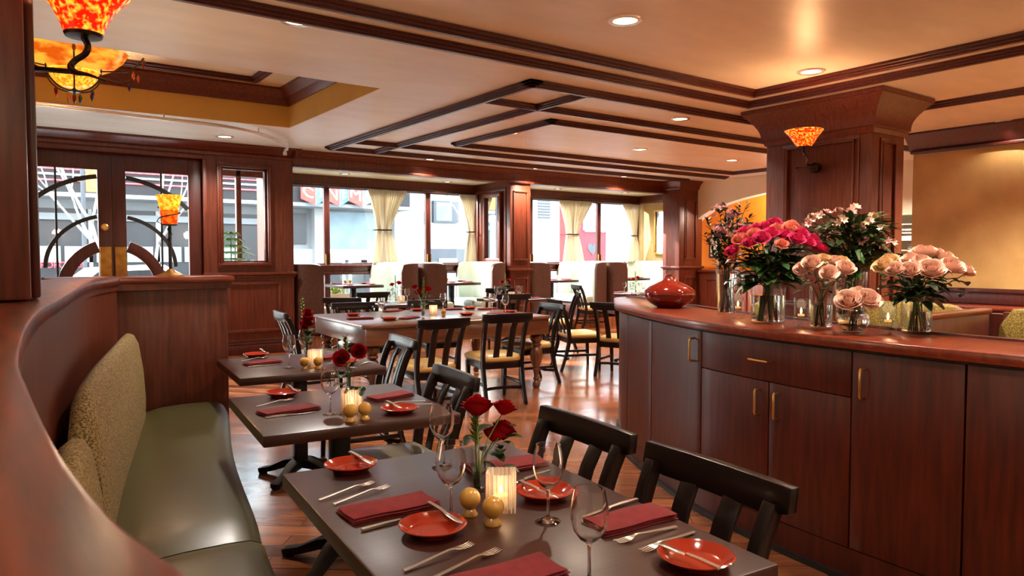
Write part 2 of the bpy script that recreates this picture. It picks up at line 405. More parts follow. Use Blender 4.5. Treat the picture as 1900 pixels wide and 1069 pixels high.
for w, d in ((.13, .03), (.07, .05)):
    mb.box(-1, 2.5, 8.6 - w / 2, 8.6 + w / 2, cz - d, cz); mb.box(2.5 - w / 2, 2.5 + w / 2, 6.7, 8.6 + w / 2, cz - d, cz)
struct(mb.build('trim_coffer_strip', 'mahogany_dark', bevel=.008))

# applied ceiling mouldings
def strip(mb, a, b, w=.13):
    """flat stepped moulding on the ceiling from a to b (axis aligned)"""
    for ww, d in ((w, .028), (w * .62, .046), (w * .3, .06)):
        if abs(a[0] - b[0]) < 1e-6: mb.box(a[0] - ww / 2, a[0] + ww / 2, min(a[1], b[1]) - ww / 2, max(a[1], b[1]) + ww / 2, CEIL - d, CEIL + .001)
        else: mb.box(min(a[0], b[0]) - ww / 2, max(a[0], b[0]) + ww / 2, a[1] - ww / 2, a[1] + ww / 2, CEIL - d, CEIL + .001)
def molding(n, pts, w=.13):
    mb = MB()
    for a, b in zip(pts, pts[1:]): strip(mb, a, b, w)
    return struct(mb.build(n, 'mahogany_dark', bevel=.004, seg=1))
molding('trim_1', [(-3.4, 4.78), (6.46, 4.78), (6.46, -2.9)], .14)
molding('trim_2', [(-3.4, 4.42), (6.06, 4.42), (6.06, -2.9)], .14)
molding('trim_3', [(11.7, 5.34), (4.05, 5.34), (4.05, 10.2), (11.7, 10.2)], .15)
molding('trim_4', [(11.7, 6.16), (4.74, 6.16), (4.74, 9.42), (12.0, 9.42)], .13)
molding('trim_5', [(11.5, 6.7), (5.36, 6.7), (5.36, 8.84), (11.5, 8.84), (11.5, 6.7)], .12)
molding('trim_6', [(4.05, 6.16), (4.74, 6.16)], .1); molding('trim_7', [(4.05, 9.42), (4.74, 9.42)], .1); molding('trim_8', [(4.74, 5.34), (4.74, 6.16)], .1); molding('trim_9', [(4.74, 9.42), (4.74, 10.2)], .1)
molding('trim_10', [(8.05, 5.2), (8.05, -2.9)], .15)

# ---------------- door wall (left, to the street)
W = []
W.append((-3.5, .17, DW, DW + .16, 0, CEIL))                     # left of the doors
W.append((.17, 2.42, DW, DW + .16, 2.82, CEIL))                  # over the doors
W.append((2.42, 2.66, DW, DW + .16, 0, CEIL))
W.append((2.66, 3.33, DW, DW + .16, 2.75, CEIL)); W.append((2.66, 3.33, DW, DW + .16, 0, 1.34))
W.append((3.33, 3.70, DW, DW + .16, 0, CEIL))
sbox('wall_street', 'mahogany', *W)
mb = MB(); crown_y(mb, DW, -1, -3.4, 3.74, 2.93, CEIL, .16); mb.box(-3.4, 3.72, DW - .035, DW, 2.88, 2.93)
crown_x(mb, 3.70, 1, DW - .16, DW + .16, 2.93, CEIL, .1)
struct(mb.build('trim_street_crown', 'mahogany', bevel=.006))
mb = MB()
ring(mb, 'y', DW, 2.60, 3.39, 1.28, 2.80, .075, .035); ring(mb, 'y', DW, 2.63, 3.36, 1.31, 2.77, .025, .055)
struct(mb.build('trim_sidelight_casing', 'mahogany', bevel=.008))
mb = MB(); mb.box(2.40, 3.74, DW - .06, DW, 1.165, 1.21); mb.box(2.40, 3.72, DW - .035, DW, 1.13, 1.165)
struct(mb.build('trim_street_chair_rail', 'mahogany', bevel=.01))
mb = MB(); ring(mb, 'y', DW, 2.72, 3.5, .32, 1.07, .05, .025)
struct(mb.build('trim_street_panel', 'mahogany', bevel=.008))
mb = MB(); mb.box(2.40, 3.72, DW - .05, DW, 0, .14); mb.box(2.40, 3.715, DW - .03, DW, .14, .18); mb.box(2.40, 3.71, DW - .02, DW, .18, .22)
struct(mb.build('baseboard_street', 'mahogany_dark', bevel=.008))
mb = MB(); ring(mb, 'y', DW, .12, 2.47, 0.0, 2.87, .06, .03); struct(mb.build('trim_door_casing', 'mahogany', bevel=.008))
# sidelight window
w = struct(MB().box(2.66, 2.70, DW + .04, DW + .12, 1.34, 2.75).box(3.29, 3.33, DW + .04, DW + .12, 1.34, 2.75).box(2.70, 3.29, DW + .04, DW + .12, 1.34, 1.38).box(2.70, 3.29, DW + .04, DW + .12, 2.70, 2.75).build('window_1', 'mahogany_dark', bevel=.004))
MB().box(2.70, 3.29, DW + .07, DW + .078, 1.38, 2.70).build('pane', 'pane_glass', w)
# porch corner seen through the sidelight
mb = MB(); mb.box(3.12, 3.20, DW + .95, DW + 1.03, 0, 2.84); mb.box(3.62, 3.70, DW + .16, DW + 1.2, 0, 1.3); mb.box(3.62, 3.70, DW + .16, DW + 1.2, 2.68, 2.94); mb.box(3.62, 3.70, DW + 1.1, DW + 1.2, 1.3, 2.68); mb.box(3.62, 3.70, DW + .16, DW + .3, 1.3, 2.68)
mb.box(2.0, 3.7, DW + .95, DW + 1.05, 2.7, 2.84)
struct(mb.build('wall_porch', 'mahogany', bevel=.006))

# doors
def street_door(n, x0, x1, hinge_left):
    d = MB(); y0, y1 = DW + .05, DW + .1
    gx0, gx1 = (x0 + .18, x1 - .165) if hinge_left else (x0 + .165, x1 - .19)
    d.box(x0, gx0, y0, y1, .005, 2.825); d.box(gx1, x1, y0, y1, .005, 2.825); d.box(gx0, gx1, y0, y1, 2.58, 2.825); d.box(gx0, gx1, y0, y1, .02, .32)
    o = struct(d.build(n, 'mahogany_dark', bevel=.006))
    MB().box(gx0, gx1, DW + .072, DW + .078, .32, 2.58).build('pane', 'pane_glass', o)
    g = MB(); cx = 1.29; yy = DW + .06
    g.box(*( (gx0 + .3, gx0 + .325) if hinge_left else (gx0 + .42, gx0 + .445)), yy - .006, yy + .006, .32, 2.58)
    for r, w in ((1.18, .06), (.72, .05)):                       # grille arcs around the meeting stile
        pts = []
        for k in range(161):
            a = PI * k / 160; x = cx + r * 1.06 * math.cos(a); z = 1.30 + r * (1.02 if r > 1 else .95) * math.sin(a)
            if gx0 <= x <= gx1: pts.append((x, yy, z))
        g.path(pts, .014, w, up=(0, 1, 0)) if False else g.path(pts, w, .014, up=(0, 1, 0))
    g.build('grille', 'black_paint', o)
    h = MB(); pts = []
    for k in range(121):
        a = PI * k / 120; x = cx + .58 * math.cos(a); z = .98 + .62 * math.sin(a)
        if gx0 + .0 <= x <= gx1: pts.append((x, DW + .03, z))
    h.path(pts, .15, .03, up=(0, 1, 0)); h.build('handle_arc', 'mahogany_dark', o, bevel=.006)
    px0, px1 = (x1 - .155, x1 - .02) if hinge_left else (x0 + .02, x0 + .155)
    MB().box(px0, px1, DW + .035, DW + .05, 1.0, 1.57).build('push_plate', 'brass_aged', o, bevel=.004)
    if hinge_left:
        MB().lathe([(0.045, 0), (.045, .012), (.03, .02), (.03, .03), (0, .03)], 20, mx=Matrix.Translation((x1 - .09, DW + .05, 1.83)) @ Matrix.Rotation(R(90), 4, 'X')).build('lock', 'brass', o, smooth=True)
    return o
street_door('door_1', .165, 1.289, True); street_door('door_2', 1.291, 2.425, False)

# ---------------- window alcove
sbox('wall_alcove_left', 'mahogany', (3.55, 3.70, DW + .16, WW + .1, 0, 2.94), bevel=.004)
sbox('wall_window', 'mahogany', (3.7, 12.5, WW, WW + .14, 2.66, 2.94), (3.7, 12.5, WW, WW + .14, 1.155, 1.285), (3.7, 12.5, WW, WW + .14, .2, .55),
     (7.7, 8.25, WW, WW + .14, .2, 2.7), (12.25, 12.5, WW, WW + .14, .2, 2.7), bevel=.004)
mb = MB(); mb.box(3.7, 7.74, WW - .05, WW, 2.64, 2.70); mb.box(8.2, 12.3, WW - .05, WW, 2.64, 2.70); mb.box(3.7, 7.74, WW - .09, WW, 1.265, 1.295); mb.box(8.2, 12.3, WW - .09, WW, 1.265, 1.295); mb.box(3.7, 12.3, WW - .04, WW, 1.14, 1.17)
struct(mb.build('trim_window_sill', 'mahogany', bevel=.006))
def window(n, xs, z0, z1, fw=.05):
    mb = MB()
    for a, b in zip(xs, xs[1:]):
        mb.box(a, a + fw, WW + .02, WW + .09, z0, z1); mb.box(b - fw, b, WW + .02, WW + .09, z0, z1)
        mb.box(a + fw, b - fw, WW + .02, WW + .09, z0, z0 + .035); mb.box(a + fw, b - fw, WW + .02, WW + .09, z1 - .035, z1)
    o = struct(mb.build(n, 'mahogany_dark', bevel=.004, seg=1))
    for a, b in zip(xs, xs[1:]): MB().box(a + fw, b - fw, WW + .05, WW + .057, z0 + .035, z1 - .035).build('pane', 'pane_glass', o)
    for b in xs[1:-1]:
        if z0 > 1:
            MB().box(b - .04, b - .028, WW - .01, WW + .02, z0 + .0, z0 + .2).build('latch', 'brass_aged', o); MB().box(b + .03, b + .042, WW - .01, WW + .02, z0 + .0, z0 + .2).build('latch', 'brass_aged', o)
    return o
window('window_2', [3.70, 4.72, 6.72, 7.72], 1.285, 2.66); window('window_3', [8.25, 9.16, 11.08, 12.25], 1.285, 2.66)
window('window_4', [3.70, 4.72, 6.72, 7.72], .55, 1.155); window('window_5', [8.25, 9.16, 11.08, 12.25], .55, 1.155)
# pier between the two window bays
mb = MB(); mb.box(7.74, 8.20, DW, WW, .0, 2.94)
struct(mb.build('wall_pier', 'mahogany', bevel=.006))
mb = MB(); ring(mb, 'y', DW, 7.80, 8.14, 1.36, 2.66, .035, .02); ring(mb, 'y', DW, 7.80, 8.14, .5, 1.05, .035, .02)
ring(mb, 'x', 7.74, 11.0, 12.0, 1.24, 2.72, .06, .02)
mb.box(7.70, 8.24, DW - .05, WW, 1.17, 1.215); mb.box(7.715, 8.225, DW - .03, WW, 1.14, 1.17)
struct(mb.build('trim_pier_panels', 'mahogany', bevel=.008))
# beam over the alcove
mb = MB(); mb.box(3.70, 11.9, DW - .02, DW + .14, 2.79, CEIL); crown_y(mb, DW - .02, -1, 3.74, 11.85, 2.95, CEIL, .06); mb.box(3.70, 11.9, DW - .05, DW - .02, 2.79, 2.83)
struct(mb.build('trim_beam', 'mahogany', bevel=.006))
# right end wall of the alcove and the arch wall
sbox('wall_alcove_right', 'stucco_tan', (12.3, 12.5, DW + .05, WW, 1.2, 2.66)); sbox('trim_alcove_wainscot', 'mahogany', (12.28, 12.5, DW + .05, WW, .2, 1.2), (12.27, 12.5, DW + .05, WW, 2.66, 2.84), (12.25, 12.5, DW + .05, WW, 1.17, 1.21), bevel=.006)
ARX = 12.4
pts = [(10.6 - 4.2 * k / 28, 2.0 + .75 * math.sqrt(max(0, 1 - ((10.6 - 4.2 * k / 28 - 7.6) / 3.0) ** 2))) for k in range(29)]
pts = sorted(pts)
mxA = Matrix(((0, 0, 1, ARX), (1, 0, 0, 0), (0, 1, 0, 0), (0, 0, 0, 1)))
mb = MB(); vr = [[mb.bm.verts.new((x, y, z)) for x, y, z in ((ARX, ya, za), (ARX + .2, ya, za), (ARX + .2, ya, CEIL), (ARX, ya, CEIL))] for ya, za in pts]
for A_, B_ in zip(vr, vr[1:]):
    for k in range(4): mb.bm.faces.new([A_[k], A_[(k + 1) % 4], B_[(k + 1) % 4], B_[k]])
mb.prism([(6.25, .0), (6.4, .0), (6.4, CEIL), (6.25, CEIL)], 0, .2, mxA); mb.prism([(3.5, 2.14), (6.25, 2.14), (6.25, CEIL), (3.5, CEIL)], 0, .2, mxA)
struct(mb.build('wall_arch', 'wall_cream'))
sbox('wall_orange', 'wall_orange', (13.7, 13.85, 6.5, 12.4, 1.1, CEIL), (12.6, 13.8, 11.9, 12.05, 1.1, CEIL))
sbox('trim_orange_wainscot', 'mahogany', (13.64, 13.85, 6.5, 11.9, 0, 1.1))
sbox('wall_half_panel', 'mahogany', (12.4, 12.55, 7.2, 10.5, 0, 1.1), (12.36, 12.59, 7.2, 10.5, 1.1, 1.15), bevel=.006)
mb = MB(); ring(mb, 'x', 12.4, 9.3, 10.2, .25, .98, .05, .02); ring(mb, 'x', 12.4, 8.2, 9.2, .25, .98, .05, .02); struct(mb.build('trim_half_panel', 'mahogany', bevel=.006))
sbox('wall_kitchen', 'wall_dim', (13.2, 13.4, 3.2, 6.5, 0, CEIL))
# right wall, tan stucco over a mahogany wainscot
sbox('wall_right', 'stucco_tan', (9.95, 10.2, -3, 4.76, 1.03, CEIL)); sbox('wall_right_wainscot', 'mahogany', (9.93, 10.2, -3, 4.76, 0, 1.03))
mb = MB(); crown_x(mb, 9.95, -1, -3, 4.8, 2.82, CEIL, .2); mb.box(9.9, 9.95, -3, 4.78, 2.79, 2.83); mb.box(9.88, 9.95, -3, 4.78, 1.0, 1.05); mb.box(9.9, 9.95, -3, 4.78, .86, 1.0)
struct(mb.build('trim_right_crown', 'mahogany_dark', bevel=.006))
mb = MB(); mb.box(9.72, 9.95, -3, 4.76, .80, .85); struct(mb.build('trim_right_ledge', 'mahogany_flat', bevel=.01))
# room shell outside the view
sbox('wall_back', 'wall_cream', (-3.5, 10.2, -3.1, -3, 0, CEIL)); sbox('wall_left', 'wall_cream', (-3.6, -3.5, -3, DW + .16, 0, CEIL))
sbox('wall_far_end', 'wall_cream', (14.4, 14.5, -3, 12.3, 0, CEIL)); sbox('wall_far_rear', 'wall_cream', (10.2, 14.5, -3.1, -3, 0, CEIL)); sbox('wall_far_front', 'wall_cream', (12.5, 14.5, 12.2, 12.3, 0, CEIL))

# ---------------- pillars
def pillar(name, label, x0, x1, y0, y1, capz, over, rings, rail=None):
    t = thing(name, label, 'pillar', ((x0 + x1) / 2, (y0 + y1) / 2, 0))
    ox, oy = t.location.x, t.location.y
    lx, ly = (x1 - x0) / 2, (y1 - y0) / 2
    MB().box(-lx, lx, -ly, ly, 0, CEIL - .02).build('shaft', 'mahogany', t, bevel=.006)
    rows = []
    h = CEIL - .005 - capz
    for f, o_ in [(0, .012), (.1, .03), (.14, .03), (.16, .045), (.22, .045)] + [(.22 + .66 * k / 7, .045 + (over - .055) * (1 - math.cos(k / 7 * PI / 2))) for k in range(1, 8)] + [(.885, over), (1, over)]:
        rows.append([(sx * (lx + o_), sy * (ly + o_), capz + h * f) for sx, sy in ((-1, -1), (1, -1), (1, 1), (-1, 1))])
    MB().loft(rows).build('capital', 'mahogany', t, smooth=True, angle=25)
    MB().box(-lx - .03, lx + .03, -ly - .03, ly + .03, 0, .18).build('plinth', 'mahogany_dark', t, bevel=.01)
    for ax, a0, a1, z0, z1 in rings:
        mb = MB()
        if ax == 'x': ring(mb, 'x', -lx, a0 - oy, a1 - oy, z0, z1, .05, .02); ring(mb, 'x', -lx, a0 - oy + .05, a1 - oy - .05, z0 + .05, z1 - .05, .02, .035)
        else: ring(mb, 'y', -ly, a0 - ox, a1 - ox, z0, z1, .035, .018); ring(mb, 'y', -ly, a0 - ox + .035, a1 - ox - .035, z0 + .035, z1 - .035, .015, .03)
        mb.build('panel_moulding', 'mahogany', t, bevel=.006)
    if rail: MB().box(-lx - .04, lx + .04, -ly - .04, ly + .04, rail, rail + .05).build('chair_rail', 'mahogany', t, bevel=.012)
    return t
pillar('pillar', 'large square mahogany pillar with flared capital behind the flower counter', 7.0, 7.62, 3.74, 4.93, 2.66, .2, [('x', 3.86, 4.72, .9, 2.66), ('y', 7.14, 7.46, .9, 2.62)])
pillar('pillar', 'slim mahogany pillar with raised panels beside the orange arch', 11.82, 12.55, 10.43, 10.9, 2.86, .14, [('y', 11.98, 12.36, 1.36, 2.68), ('y', 11.98, 12.36, .4, 1.02)], 1.18)
# post standing on the ledge at the left edge
t = thing('post', 'dark mahogany post on the booth ledge at left edge of room', 'post', (-.17, 2.66, 1.315))
MB().box(-.3, .26, -.02, .4, 0, CEIL - 1.325).build('shaft', 'mahogany', t, bevel=.01)
MB().box(.26, .29, .1, .3, .0, CEIL - 1.33).build('edge_bead', 'mahogany_dark', t, bevel=.01)
# ------------------------------------------------------------------ recessed downlights
DOWNLIGHTS = []
def downlight(px, py, label, z=CEIL, r=.085, lit=True):
    p = at(px, py, z)
    t = thing('downlight', label, 'downlight', p)
    MB().lathe([(r, -.012), (r + .03, -.010), (r + .034, .001), (r, .001)], 28, cap=False).build('trim_ring', 'chrome_white', t, smooth=True)
    MB().lathe([(0, -.004), (r * .98, -.004)], 28, cap=False).build('lens', 'downlight_glow', t)
    DOWNLIGHTS.append((p.x, p.y, z - .012))
for px, py, lb in ((1160, 37, 'large lit downlight in the tan ceiling tray, nearest of all'), (1505, 132, 'lit downlight in the tan ceiling close before the big pillar'), (1262, 220, 'downlight between ceiling mouldings just left of the big pillar'),
                   (552, 38, 'downlight in the pale ceiling right of the red glass sconce'), (1867, 225, 'bright downlight against the crown of the tan stucco wall'), (948, 246, 'downlight inside the innermost ceiling frame, at its left end'),
                   (937, 217, 'downlight between the middle and inner ceiling frames'), (1188, 277, 'downlight mid way along the innermost ceiling frame'), (1358, 297, 'downlight in the ceiling frame above the slim pillar'),
                   (800, 295, 'downlight in the ceiling strip above the left window bay'), (417, 253, 'downlight in the ceiling above the sidelight window by the street doors'), (997, 312, 'downlight in the ceiling strip above the pier'), (1160, 327, 'downlight in the ceiling strip above the right window bay')):
    downlight(px, py, lb)
for px, py, lb in ((640, 322, 'small downlight in the window alcove soffit, leftmost'), (830, 337, 'small downlight in the alcove soffit left of the pier'), (1035, 350, 'small downlight in the alcove soffit right of the pier'), (1160, 357, 'small downlight in the alcove soffit, rightmost')):
    downlight(px, py, lb, 2.84, .06)
LAMPS = []
# ------------------------------------------------------------------ curved booth wall with ledge
INNER = smooth_pts([(.30, -.7, 0), (.17, -.1, 0), (.09, .24, 0), (.062, .365, 0), (.047, .46, 0), (.034, .64, 0), (.026, .95, 0), (.025, 1.2, 0), (.05, 1.72, 0), (.10, 2.28, 0), (.175, 2.8, 0), (.40, 4.3, 0), (.60, 5.0, 0), (.655, 5.25, 0)], 6)
LEDGE = 1.31
def offset(pts, d):
    out = []
    for i, p in enumerate(pts):
        t = (pts[min(i + 1, len(pts) - 1)] - pts[max(i - 1, 0)]).normalized()
        out.append(p + Vector((t.y, -t.x, 0)) * d)
    return out
def strip_solid(name, m, A, B, z0, z1, parent=None, bevel=0.):
    mb = MB()
    mb.loft([[(a.x, a.y, z0), (b.x, b.y, z0), (b.x, b.y, z1), (a.x, a.y, z1)] for a, b in zip(A, B)])
    return mb.build(name, m, parent, bevel=bevel)
wall = struct(strip_solid('wall_booth', 'mahogany', offset(INNER, -.02), offset(INNER, -.16), 0, LEDGE - .05))
struct(MB().box(.52, 1.32, 5.27, 5.36, 0, LEDGE - .045).build('wall_booth_end', 'mahogany', bevel=.004))
lt = thing('booth_ledge', 'curved polished mahogany ledge capping the booth wall, running from the camera to the end panel', 'ledge', (0, 0, LEDGE))
outer = [p + Vector((-(.60 if p.y < 3.3 else .60 - .12 * (p.y - 3.3)), .0, 0)) for p in INNER]
mb = MB(); mb.loft([[(a.x, a.y, -.042), (b.x, b.y, -.042), (b.x, b.y, 0), (a.x, a.y, 0)] for a, b in zip(INNER, outer)])
mb.build('ledge_top', 'mahogany_ledge', lt, bevel=.006)
MB().prism([(.25, 5.25), (.655, 5.25), (1.36, 5.235), (1.36, 5.62), (.25, 5.70)], -.042, 0).build('ledge_return', 'mahogany_flat', lt, bevel=.006)
strip_solid('apron', 'mahogany', offset(INNER, -.012), offset(INNER, -.03), -.075, -.042, lt)
MB().box(.6, 1.345, 5.25, 5.27, -.085, -.042).build('apron', 'mahogany', lt)
# ------------------------------------------------------------------ banquette
FRONT = smooth_pts([(.60, .2, 0), (.60, 1.2, 0), (.67, 2.15, 0), (.757, 2.67, 0), (.885, 3.45, 0), (1.02, 4.1, 0), (1.165, 4.72, 0), (1.24, 5.22, 0)], 8)
BACK = smooth_pts([(.10, .2, 0), (.12, 1.2, 0), (.20, 2.15, 0), (.27, 2.67, 0), (.40, 3.4, 0), (.57, 4.2, 0), (.72, 4.9, 0), (.79, 5.22, 0)], 8)
bq = thing('banquette', 'curved olive leather banquette with tan fabric backs against the booth wall', 'banquette', (.5, 3, 0))
def cut(P, ya, yb):
    r = [p for p in P if ya <= p.y <= yb]
    def ip(y):
        for a, b in zip(P, P[1:]):
            if a.y <= y <= b.y: return a.lerp(b, (y - a.y) / (b.y - a.y))
    return [ip(ya)] + [p for p in r if ya + .02 < p.y < yb - .02] + [ip(yb)]
def resample(P, n):
    L = [0]
    for a, b in zip(P, P[1:]): L.append(L[-1] + (b - a).length)
    out = []
    for k in range(n):
        s = L[-1] * k / (n - 1)
        for i in range(len(P) - 1):
            if s <= L[i + 1] + 1e-9: out.append(P[i].lerp(P[i + 1], (s - L[i]) / max(1e-9, L[i + 1] - L[i]))); break
    return out
OFF = Vector((-.5, -3, 0))
def seat_cushion(ya, yb):
    n = 26; A = resample(cut(FRONT, ya, yb), n); B = resample(cut(BACK, ya, yb), n); rows = []
    for k, (a, b) in enumerate(zip(A, B)):
        t = k / (n - 1); e = min(t, 1 - t) * (n - 1) / 3; rd = min(1, e); rd = math.sqrt(max(0, 1 - (1 - rd) ** 2))   # rounded ends
        row = []
        for u, z in ((0, .30), (-.02, .33), (-.035, .40), (-.02, .452), (.06, .475), (.2, .483), (.5, .487), (.8, .48), (1, .46), (1, .30)):
            p = b.lerp(a, 1 - u) if False else a.lerp(b, u)
            zz = .30 + (z - .30) * (.80 + .20 * rd)
            row.append((p.x + OFF.x, p.y + OFF.y, zz))
        rows.append(row)
    return MB().loft(rows)
for ya, yb in ((2.60, 5.2), (.3, 2.59)): seat_cushion(ya, yb).build('seat_cushion', 'leather_olive', bq, smooth=True, angle=70)
def back_cushion(ya, yb, top):
    n = 24; B = resample(cut(BACK, ya, yb), n); W_ = offset(B, -.13); Bf = offset(B, .0); rows = []
    for k in range(n):
        t = k / (n - 1); f = Bf[k]; w = W_[k]
        e = min(t, 1 - t) * 7; rd = math.sqrt(max(0, 1 - (1 - min(1, e)) ** 2))
        h = .47 + (top - .47) * (.80 + .20 * rd); lean = .07
        row = []
        for u, hh in ((-.12, 0), (-.2, .25), (-.16, .6), (.0, .9), (.25, .985), (.6, 1), (.95, .96), (1, .8), (1, 0)):
            p = f.lerp(w, max(0, u) * 1.0 * (.6 if hh > .3 else 1) if u > 0 else u * (.5 + .5 * rd)) + (w - f) * lean * hh * 2
            row.append((p.x + OFF.x, p.y + OFF.y, .44 + (h - .44) * hh))
        rows.append(row)
    return MB().loft(rows)
for ya, yb, tp in ((2.63, 5.0, 1.0), (.3, 2.60, .93)): back_cushion(ya, yb, tp).build('back_cushion', 'fabric_tan', bq, smooth=True, angle=80)
A = offset(FRONT, -.04)
mb = MB(); mb.loft([[(a.x + OFF.x, a.y + OFF.y, 0), (b.x + OFF.x, b.y + OFF.y, 0), (b.x + OFF.x, b.y + OFF.y, .31), (a.x + OFF.x, a.y + OFF.y, .31)] for a, b in zip(A, BACK)])
mb.build('plinth', 'mahogany_dark', bq)

# ------------------------------------------------------------------ tables
def pedestal_table(label, c, rz, lx, ly, h=.75, mats=('tabletop',), peds=((0, 0),), group=None, name='pedestal_table', baser=.3):
    t = thing(name, label, 'table', c, rz, group)
    MB().box(-lx / 2, lx / 2, -ly / 2, ly / 2, h - .048, h).build('tabletop', mats[0], t, bevel=.007)
    for px, py in peds:
        mb = MB(); mb.box(px - .042, px + .042, py - .042, py + .042, .1, h - .06); mb.build('post', 'iron', t, bevel=.006)
        mb = MB(); mb.box(px - .2, px + .2, py - .03, py + .03, h - .06, h - .048); mb.box(px - .03, px + .03, py - .2, py + .2, h - .062, h - .05); mb.build('top_plate', 'iron', t)
        mb = MB()
        for k in range(4):
            a = R(45) + k * PI / 2; d = Vector((math.cos(a), math.sin(a), 0)); o = Vector((px, py, 0))
            mb.path([o + d * .0 + Vector((0, 0, .10)), o + d * .1 + Vector((0, 0, .085)), o + d * (baser * .7) + Vector((0, 0, .04)), o + d * baser + Vector((0, 0, .022))], [.08, .07, .055, .06], [.06, .05, .035, .03])
            mb.lathe([(.028, 0), (.028, .02), (0, .02)], 10, o + d * (baser - .02))
        mb.build('base', 'iron', t, bevel=.004)
    return t
RT = R(-5.2)
T1 = (1.085, 1.63, 0); T2 = (1.30, 3.215, 0); T3 = (1.605, 4.64, 0)
pedestal_table('dark four-seat dining table nearest the camera, laid for four', T1, RT, .82, 1.27, .75, peds=((0, .34), (0, -.34)))
pedestal_table('dark square dining table second from the camera along the banquette', T2, R(-6), .85, .88)
pedestal_table('dark square dining table beside the booth end panel', T3, R(-5.5), .885, .88)
# farmhouse table with turned legs
FT = (3.9, 6.99, 0); FR = R(-3)
t = thing('farmhouse_table', 'large walnut table with fluted turned legs in the middle of the room', 'table', FT, FR)
def rrect(lx, ly, r, n=6):
    out = []
    for cx, cy, a0 in ((lx - r, ly - r, 0), (-lx + r, ly - r, 90), (-lx + r, -ly + r, 180), (lx - r, -ly + r, 270)):
        for k in range(n + 1): a = R(a0 + 90 * k / n); out.append((cx + r * math.cos(a), cy + r * math.sin(a)))
    return out
MB().prism(rrect(1.08, .80, .07), .765, .80).build('tabletop', 'table_walnut', t, bevel=.012)
mb = MB()
for a in ((-1.05, 1.05, -.77, -.745), (-1.05, 1.05, .745, .77), (-1.05, -1.025, -.745, .745), (1.025, 1.05, -.745, .745)): mb.box(a[0], a[1], a[2], a[3], .60, .765)
mb.build('apron', 'table_walnut', t, bevel=.004)
TL = [(.0, 0), (.028, .0), (.042, .02), (.042, .05), (.026, .075), (.022, .085), (.035, .1), (.035, .112), (.024, .125), (.03, .17), (.038, .20), (.038, .215), (.03, .225), (.046, .26), (.062, .32), (.068, .37), (.058, .43), (.04, .455), (.036, .46), (.056, .475), (.056, .49), (.04, .5), (.062, .53), (.068, .555), (.058, .585), (.04, .6), (.045, .605), (.045, .63), (0, .63)]
LM = MB().lathe(TL, 40, flute=lambda z: (.05, 10) if .235 < z < .45 or .51 < z < .59 else (0, 1)).mesh('leg', 'turned_walnut', smooth=True, angle=60)
for sx, sy in ((-1, -1), (1, -1), (1, 1), (-1, 1)): child('leg', LM, t, (sx * .95, sy * .67, 0), (0, 0, R(45)))
MB().box(-.05, .05, -.05, .05, 0, 0.01) if False else None

# ------------------------------------------------------------------ chairs
def make_chair(label, mseat='seat_vinyl'):
    t = thing('dining_chair', label, 'chair')
    sw = MB(); rows = []
    for z, g in ((.415, 0.), (.435, .012), (.462, .012), (.482, -.02), (.492, -.08), (.495, -.15)):
        rows.append([(x * (.215 + g + (.012 if y > 0 else -.008)), y0, z) for x, y, y0 in
                     ((-1, -1, -.20 - g), (-.6, -1, -.21 - g), (0, -1, -.215 - g), (.6, -1, -.21 - g), (1, -1, -.20 - g), (1.03, 0, 0), (1, 1, .20 + g), (.6, 1, .225 + g), (0, 1, .235 + g), (-.6, 1, .225 + g), (-1, 1, .20 + g), (-1.03, 0, 0))])
    sw.loft(rows); sw.build('seat', mseat, t, smooth=True, angle=60)
    mb = MB()
    mb.box(-.215, .215, .185, .21, .35, .418); mb.box(-.2, .2, -.21, -.185, .35, .418); mb.box(-.215, -.19, -.19, .19, .35, .418); mb.box(.19, .215, -.19, .19, .35, .418)
    mb.build('seat_frame', 'espresso', t, bevel=.003)
    for s in (-1, 1):
        MB().beam((s * .205, .195, .40), (s * .20, .205, 0), .042, .042, up=(0, 1, 0), w2=.03, h2=.03).build('leg', 'espresso', t, bevel=.003)
        MB().path(smooth_pts([(s * .205, -.31, 0), (s * .203, -.245, .2), (s * .205, -.205, .40), (s * .208, -.225, .58), (s * .212, -.27, .74), (s * .216, -.315, .845)], 3), .036, [.034] * 4 + [.046] * 12, up=(0, 1, 0)).build('back_post', 'espresso', t, bevel=.003)
        MB().path([(s * .07, -.20, .40), (s * .072, -.24, .58), (s * .076, -.29, .74), (s * .08, -.335, .83)], .062, .014, up=(0, 1, 0)).build('slat', 'espresso', t, bevel=.002)
        MB().beam((s * .2, .2, .2), (s * .203, -.24, .2), .018, .03).build('stretcher', 'espresso', t, bevel=.002)
    MB().path(smooth_pts([(-.2, -.235, .155), (-.1, -.17, .155), (.1, -.17, .155), (.2, -.235, .155)], 4), .018, .03).build('stretcher', 'espresso', t, bevel=.002)
    pts = [(-.262, -.326), (-.18, -.332), (-.09, -.336), (0, -.337), (.09, -.336), (.18, -.332), (.262, -.326)]
    rows = []
    for x, y in pts:
        e = abs(x) / .262; lo = .808 + .022 * (e > .95); hi = .900 - .001 * e * e
        rows.append([(x, y - .018, lo), (x, y + .018, lo), (x, y + .005, hi), (x, y - .027, hi)])
    MB().loft(rows).build('top_rail', 'espresso', t, bevel=.003, angle=30)
    return t
CHAIRS = []
chair0 = make_chair('dark slat-back chair at the nearest table, right side, farther from the camera')
chairT = make_chair('dark slat-back chair with taupe seat at the second table by the banquette', 'seat_taupe')
PLAIN = (1, 1, 1)
def chair(x, y, deg, label=None, first=[0], src=None, group=None):
    src = src or chair0
    if label is None or first[0] == 0 and src is chair0:
        first[0] = 1; src.location = (x, y, 0); src.rotation_euler = (0, 0, R(deg)); return src
    return dup(src, (x, y, 0), R(deg), label, group, PLAIN)
